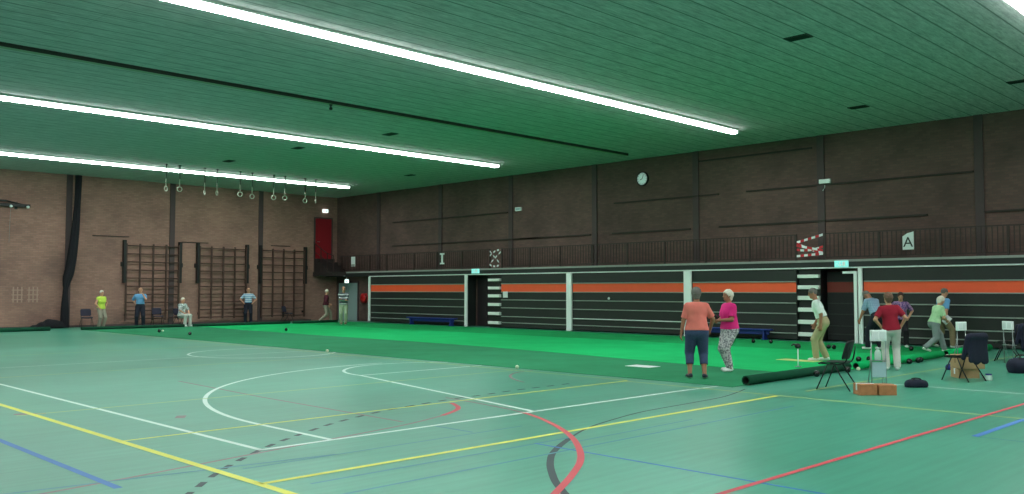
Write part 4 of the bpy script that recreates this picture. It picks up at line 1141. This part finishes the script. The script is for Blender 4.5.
# bowl arm stand on the carpet
t = thing('marker_stand', 'thin pale stand with a black top on the carpet left of the near chair', 'stand', (17.45, 8.95, zc))
b = BM(); lathe(b, [(0, 0), (.07, 0), (.07, .012), (.02, .02), (0, .02)], n=20); obj('base', b, M_steel, t)
b = BM(); tube(b, [(0, 0, .015), (0, 0, .4)], .013); obj('pole', b, M_white, t)
b = BM(); lathe(b, [(0, .38), (.05, .39), (.062, .43), (.045, .48), (0, .49)], (0, 0, 0), 18); tube(b, [(0, 0, .44), (-.06, .07, .47), (-.09, .1, .44)], .018); obj('holder', b, M_black, t)

# papers held by the woman in mint
b = BM(); box(b, (0, 0, 0), (.012, .15, .22), Matrix.Rotation(.7, 4, 'X') @ Matrix.Rotation(.2, 4, 'Y')); box(b, (.012, .03, .03), (.006, .13, .19), Matrix.Rotation(1.0, 4, 'X'))
o = obj('papers', b, M_paper, None, (hold_green.x + .02, hold_green.y - .02, hold_green.z + .0)); tag(o, 'white papers held by the woman in the mint shirt', 'papers')

# ------------------------------------------------------------------ chairs
def make_chair(label, loc, face_deg, shell=None, group='black stacking chairs'):
    """faces local +Y"""
    shell = shell or M_chair
    t = thing('stacking_chair', label, 'chair', loc, math.radians(face_deg) - PI / 2, group)
    def shellgrid(fn, nu=10, nv=10, th=.012):
        b = BM(); A = [[b.verts.new(fn(u / nu, v / nv)) for v in range(nv + 1)] for u in range(nu + 1)]
        for i in range(nu):
            for j in range(nv): b.faces.new((A[i][j], A[i + 1][j], A[i + 1][j + 1], A[i][j + 1]))
        b.normal_update()
        bmesh.ops.solidify(b, geom=list(b.faces), thickness=th)
        return b
    def rnd(u, p=4): # superellipse edge rounding
        return (max(0, 1 - abs(2 * u - 1) ** p)) ** (1 / p)
    def seat(u, v):
        x = (u - .5) * .44 * (.86 + .14 * rnd(v)); y = -.2 + v * .42
        return Vector((x, y, .435 + .018 * (2 * u - 1) ** 2 - .03 * max(0, (v - .75) * 4) ** 2 + .012 * (1 - v)))
    def back(u, v):
        x = (u - .5) * .43 * (.8 + .2 * rnd(v)); z = .50 + v * .30
        return Vector((x, -.215 - .09 * v + .05 * (2 * u - 1) ** 2, z))
    obj('seat', shellgrid(seat), shell, t, smooth=True); obj('backrest', shellgrid(back), shell, t, smooth=True)
    for sx in (-1, 1):
        b = BM(); tube(b, [(sx * .19, .06, .425), (sx * .215, .13, .25), (sx * .235, .235, .0)], .011); obj('leg', b, M_black, t)
        b = BM(); tube(b, [(sx * .19, -.05, .425), (sx * .215, -.14, .25), (sx * .235, -.30, .0)], .011); obj('leg', b, M_black, t)
        b = BM(); tube(b, smooth_path([(sx * .17, .02, .422), (sx * .18, -.16, .43), (sx * .18, -.235, .5), (sx * .17, -.275, .70)], 5), .011); obj('back_support', b, M_black, t)
        b = BM(); tube(b, [(sx * .19, .16, .42), (sx * .19, -.16, .42)], .011); obj('seat_rail', b, M_black, t)
    b = BM(); tube(b, [(-.19, .05, .418), (.19, .05, .418)], .01); obj('cross_bar', b, M_black, t)
    return t
make_chair('empty black chair facing left near the end of the dark carpet roll', (14.06, 6.56, 0), 98)
make_chair('black chair with a dark coat over its back, before the cardboard boxes', (17.02, 5.58, 0), 72)
make_chair('dark chair beside the right score stand at the right edge', (22.45, 6.38, 0), 100)
make_chair('dark chair cut off by the right edge of the photo, behind the sports bag', (21.5, 5.45, 0), 125)
make_chair('dark chair beside the woman in lime green at the far wall', (14.06, 40.0, 0), 262, M_chairblue)
make_chair('dark chair carrying the seated person', (17.56, 38.57, 0), 290, M_chairblue)
make_chair('empty dark chair against the left climbing frame, left of the seated person', (17.2, 40.1, 0), 262, M_chairblue)
make_chair('empty dark chair against the right climbing frame', (23.95, 40.2, 0), 300, M_chairblue)
# coats over chair backs
def coat(loc, face_deg, label, w=.5, h=.42):
    G = SDF((-.4, -.55, -.1), (.4, .2, .95), .018)
    G.cone((-w / 2 + .04, -.315, .80), .05, (w / 2 - .04, -.315, .80), .05, .02)
    for x in (-w / 2 + .06, -.13, -.06, 0, .06, .13, w / 2 - .06):
        G.cone((x, -.31, .80), .055, (x * 1.08, -.33, .80 - h + .03 * math.sin(x * 30)), .055, .03, ((0, 1, 0), .6))
    for x in (-w / 2 + .02, w / 2 - .02): G.cone((x, -.3, .78), .05, (x * 1.1, -.22, .42), .04, .03)
    G.cone((-.12, -.24, .8), .05, (-.1, -.2, .6), .04, .03); G.cone((.12, -.24, .8), .05, (.1, -.2, .6), .04, .03)
    V, F = G.mesh(); o = np_obj('coat', V, F, [M_bluedark]); o.location = loc; o.rotation_euler.z = math.radians(face_deg) - PI / 2
    return tag(o, label, 'coat')
coat((17.02, 5.58, 0), 72, 'dark coat hung over the chair back before the cardboard boxes')
coat((22.45, 6.38, 0), 100, 'dark coat hung over the chair back beside the right score stand', .46, .5)
coat((21.5, 5.45, 0), 125, 'dark coat on the chair cut off by the right edge', .46, .5)

# ------------------------------------------------------------------ benches
def bench(y0, y1, label):
    t = thing('gym_bench', label, 'bench', (XB - .28, (y0 + y1) / 2, 0), 0, 'blue gym benches')
    L = y1 - y0
    b = BM(); box(b, (0, 0, .33), (.26, L, .045), None, .012); obj('seat_board', b, M_blue, t)
    b = BM(); box(b, (0, 0, .24), (.05, L * .94, .13)); obj('centre_rail', b, M_blue, t)
    for y in (-L * .42, L * .42):
        b = BM(); box(b, (0, y, .155), (.2, .06, .31)); box(b, (0, y, .02), (.26, .1, .04)); obj('leg', b, M_blue, t)
bench(29.9, 33.3, 'far blue gym bench below the farthest bleacher'); bench(14.4, 17.5, 'near blue gym bench below the bleacher behind the magenta woman')

# ------------------------------------------------------------------ score stands
def score_stand(loc, face_deg, label, lower=True):
    t = thing('score_stand', label, 'score stand', loc, math.radians(face_deg) - PI / 2, 'white score stands')
    for x in (-.125, .125):
        b = BM(); tube(b, [(x, 0, .74), (x, 0, .0)], .009); obj('upright', b, M_steel, t)
        b = BM(); tube(b, [(x, 0, .6), (x, -.06, .3), (x, -.16, .0)], .008); obj('rear_leg', b, M_steel, t)
    b = BM(); box(b, (0, 0, .835), (.27, .06, .19), None, .008); sb_ = obj('score_box', b, M_white, t)
    for x in (-.065, .065):
        b = BM(); box(b, (x, .034, .835), (.1, .008, .13)); obj('number_card', b, M_paper, sb_)
    b = BM(); box(b, (0, -.03, .40), (.26, .14, .012)); obj('shelf', b, M_steel, t)
    if lower:
        b = BM(); box(b, (0, .015, .25), (.24, .012, .26), None, .003); obj('lower_board', b, M_paleblue, t)
    return t
score_stand((15.32, 6.37, 0), 225, 'nearest score stand with a bottle on its shelf, behind the brown boxes')
score_stand((20.6, 6.75, 0), 248, 'score stand behind the chair with the coat', False)
score_stand((21.75, 6.15, 0), 150, 'score stand at the right edge beside the dark chairs', False)
t = thing('plastic_bottle', 'clear pale plastic bottle on the shelf of the nearest score stand', 'bottle', (15.34, 6.39, .407))
b = BM(); lathe(b, [(0, 0), (.05, 0), (.055, .02), (.055, .13), (.045, .16), (.02, .19), (.02, .2), (0, .2)], n=20); bb_ = obj('bottle_body', b, M_glass, t)
b = BM(); lathe(b, [(0, .2), (.023, .2), (.023, .225), (0, .225)], n=16); obj('cap', b, M_white, bb_)

# ------------------------------------------------------------------ boxes and bags
def carton(name, loc, size, rz, m, label, tapem, flaps=False, group=None):
    t = thing(name, label, 'box', loc, math.radians(rz), group)
    b = BM(); box(b, (0, 0, size[2] / 2), size, None, .006); bb_ = obj('box_body', b, m, t)
    b = BM(); box(b, (0, 0, size[2] + .001), (size[0] * 1.004, .05, .004)); box(b, (size[0] / 2 + .001, 0, size[2] * .7), (.004, .05, size[2] * .6)); box(b, (-size[0] / 2 - .001, 0, size[2] * .7), (.004, .05, size[2] * .6)); obj('tape', b, tapem, bb_)
    return t
M_tapeb = mat('brown_tape', rgb(150, 112, 78), .5, noise=.05)
carton('brown_box', (13.66, 5.90, 0), (.27, .25, .17), -42, M_crate, 'left orange brown box on the floor before the nearest score stand', M_whitetape)
carton('brown_box', (13.87, 5.68, 0), (.27, .25, .16), -46, M_crate, 'right orange brown box on the floor before the nearest score stand', M_tapeb)
carton('cardboard_box', (17.6, 5.72, 0), (.38, .32, .17), -46, M_carton, 'lower cardboard box of the stack behind the chair with the coat', M_whitetape)
carton('cardboard_box', (17.62, 5.68, .175), (.46, .36, .25), -44, M_carton, 'upper cardboard box of the stack behind the chair with the coat', M_tapeb)
t = thing('plastic_jar', 'small clear jar on the floor right of the cardboard boxes', 'jar', (17.28, 5.22, 0))
b = BM(); lathe(b, [(0, 0), (.055, 0), (.06, .02), (.06, .08), (.05, .1), (0, .1)], n=20); bb_ = obj('jar_body', b, M_glass, t)
b = BM(); lathe(b, [(0, .1), (.052, .1), (.052, .125), (0, .125)], n=20); obj('lid', b, M_blue, bb_)
def bag(loc, rz, L, Wd, Hh, label, handles=True, m=None):
    t = thing('sports_bag', label, 'bag', loc, math.radians(rz))
    G = SDF((-L / 2 - .1, -Wd / 2 - .1, -.03), (L / 2 + .1, Wd / 2 + .1, Hh + .1), .012 if L < .5 else .018)
    r = min(Wd, Hh) / 2
    G.cone((-L / 2 + r, 0, Hh * .46), r, (L / 2 - r, 0, Hh * .46), r * .97, .03, ((0, 1, 0), Wd / 2 / r) if Wd > Hh else None)
    G.cone((-L / 2 + r, 0, Hh * .25), r * .9, (L / 2 - r, 0, Hh * .25), r * .9, .04)
    G.cone((-L * .2, .02, Hh - r * .8), r * .7, (L * .15, -.02, Hh - r * .75), r * .68, .05)
    G.cut((0, 0, .003), (0, 0, -1))
    V, F = G.mesh(); bb_ = np_obj('bag_body', V, F, [m or M_bluedark], t)
    if handles:
        for s in (-1, 1):
            b = BM(); tube(b, smooth_path([(-L * .2, s * Wd * .3, Hh * .7), (-L * .14, s * Wd * .18, Hh * 1.12), (L * .14, s * Wd * .18, Hh * 1.12), (L * .2, s * Wd * .3, Hh * .7)], 5), .01, 6); obj('handle', b, M_black, bb_)
    b = BM(); tube(b, [(-L * .35, 0, Hh * .93), (0, 0, Hh * .99), (L * .35, 0, Hh * .9)], .007, 6); obj('zip', b, M_steel, bb_)
    return t
bag((15.25, 5.72, 0), -45, .38, .14, .13, 'small dark blue bag lying on the floor right of the brown boxes')
bag((19.1, 6.43, 0), -40, .3, .14, .12, 'small blue bag on the floor seen between the legs of the coat chair', False, mat('royal_blue_cloth', rgb(34, 40, 110), .8, noise=.15))
bag((19.35, 5.22, 0), -48, .6, .36, .30, 'large navy sports bag on the floor at the right edge')

# ------------------------------------------------------------------ camera, world, colour
cam = bpy.data.cameras.new('camera'); co = bpy.data.objects.new('camera', cam); COL.objects.link(co)
cam.sensor_width = 36.; cam.lens = 884. / 1024. * 36.; cam.clip_end = 200
co.location = (0, 0, 1.62); co.rotation_euler = (math.radians(90 + 2.79), 0, math.radians(-45))
sc = bpy.context.scene; sc.camera = co
w = bpy.data.worlds.new('world'); sc.world = w; w.use_nodes = True
w.node_tree.nodes['Background'].inputs[0].default_value = (.02, .025, .022, 1)
sc.view_settings.view_transform = 'Standard'; sc.view_settings.look = 'None'; sc.view_settings.exposure = EXPOSURE
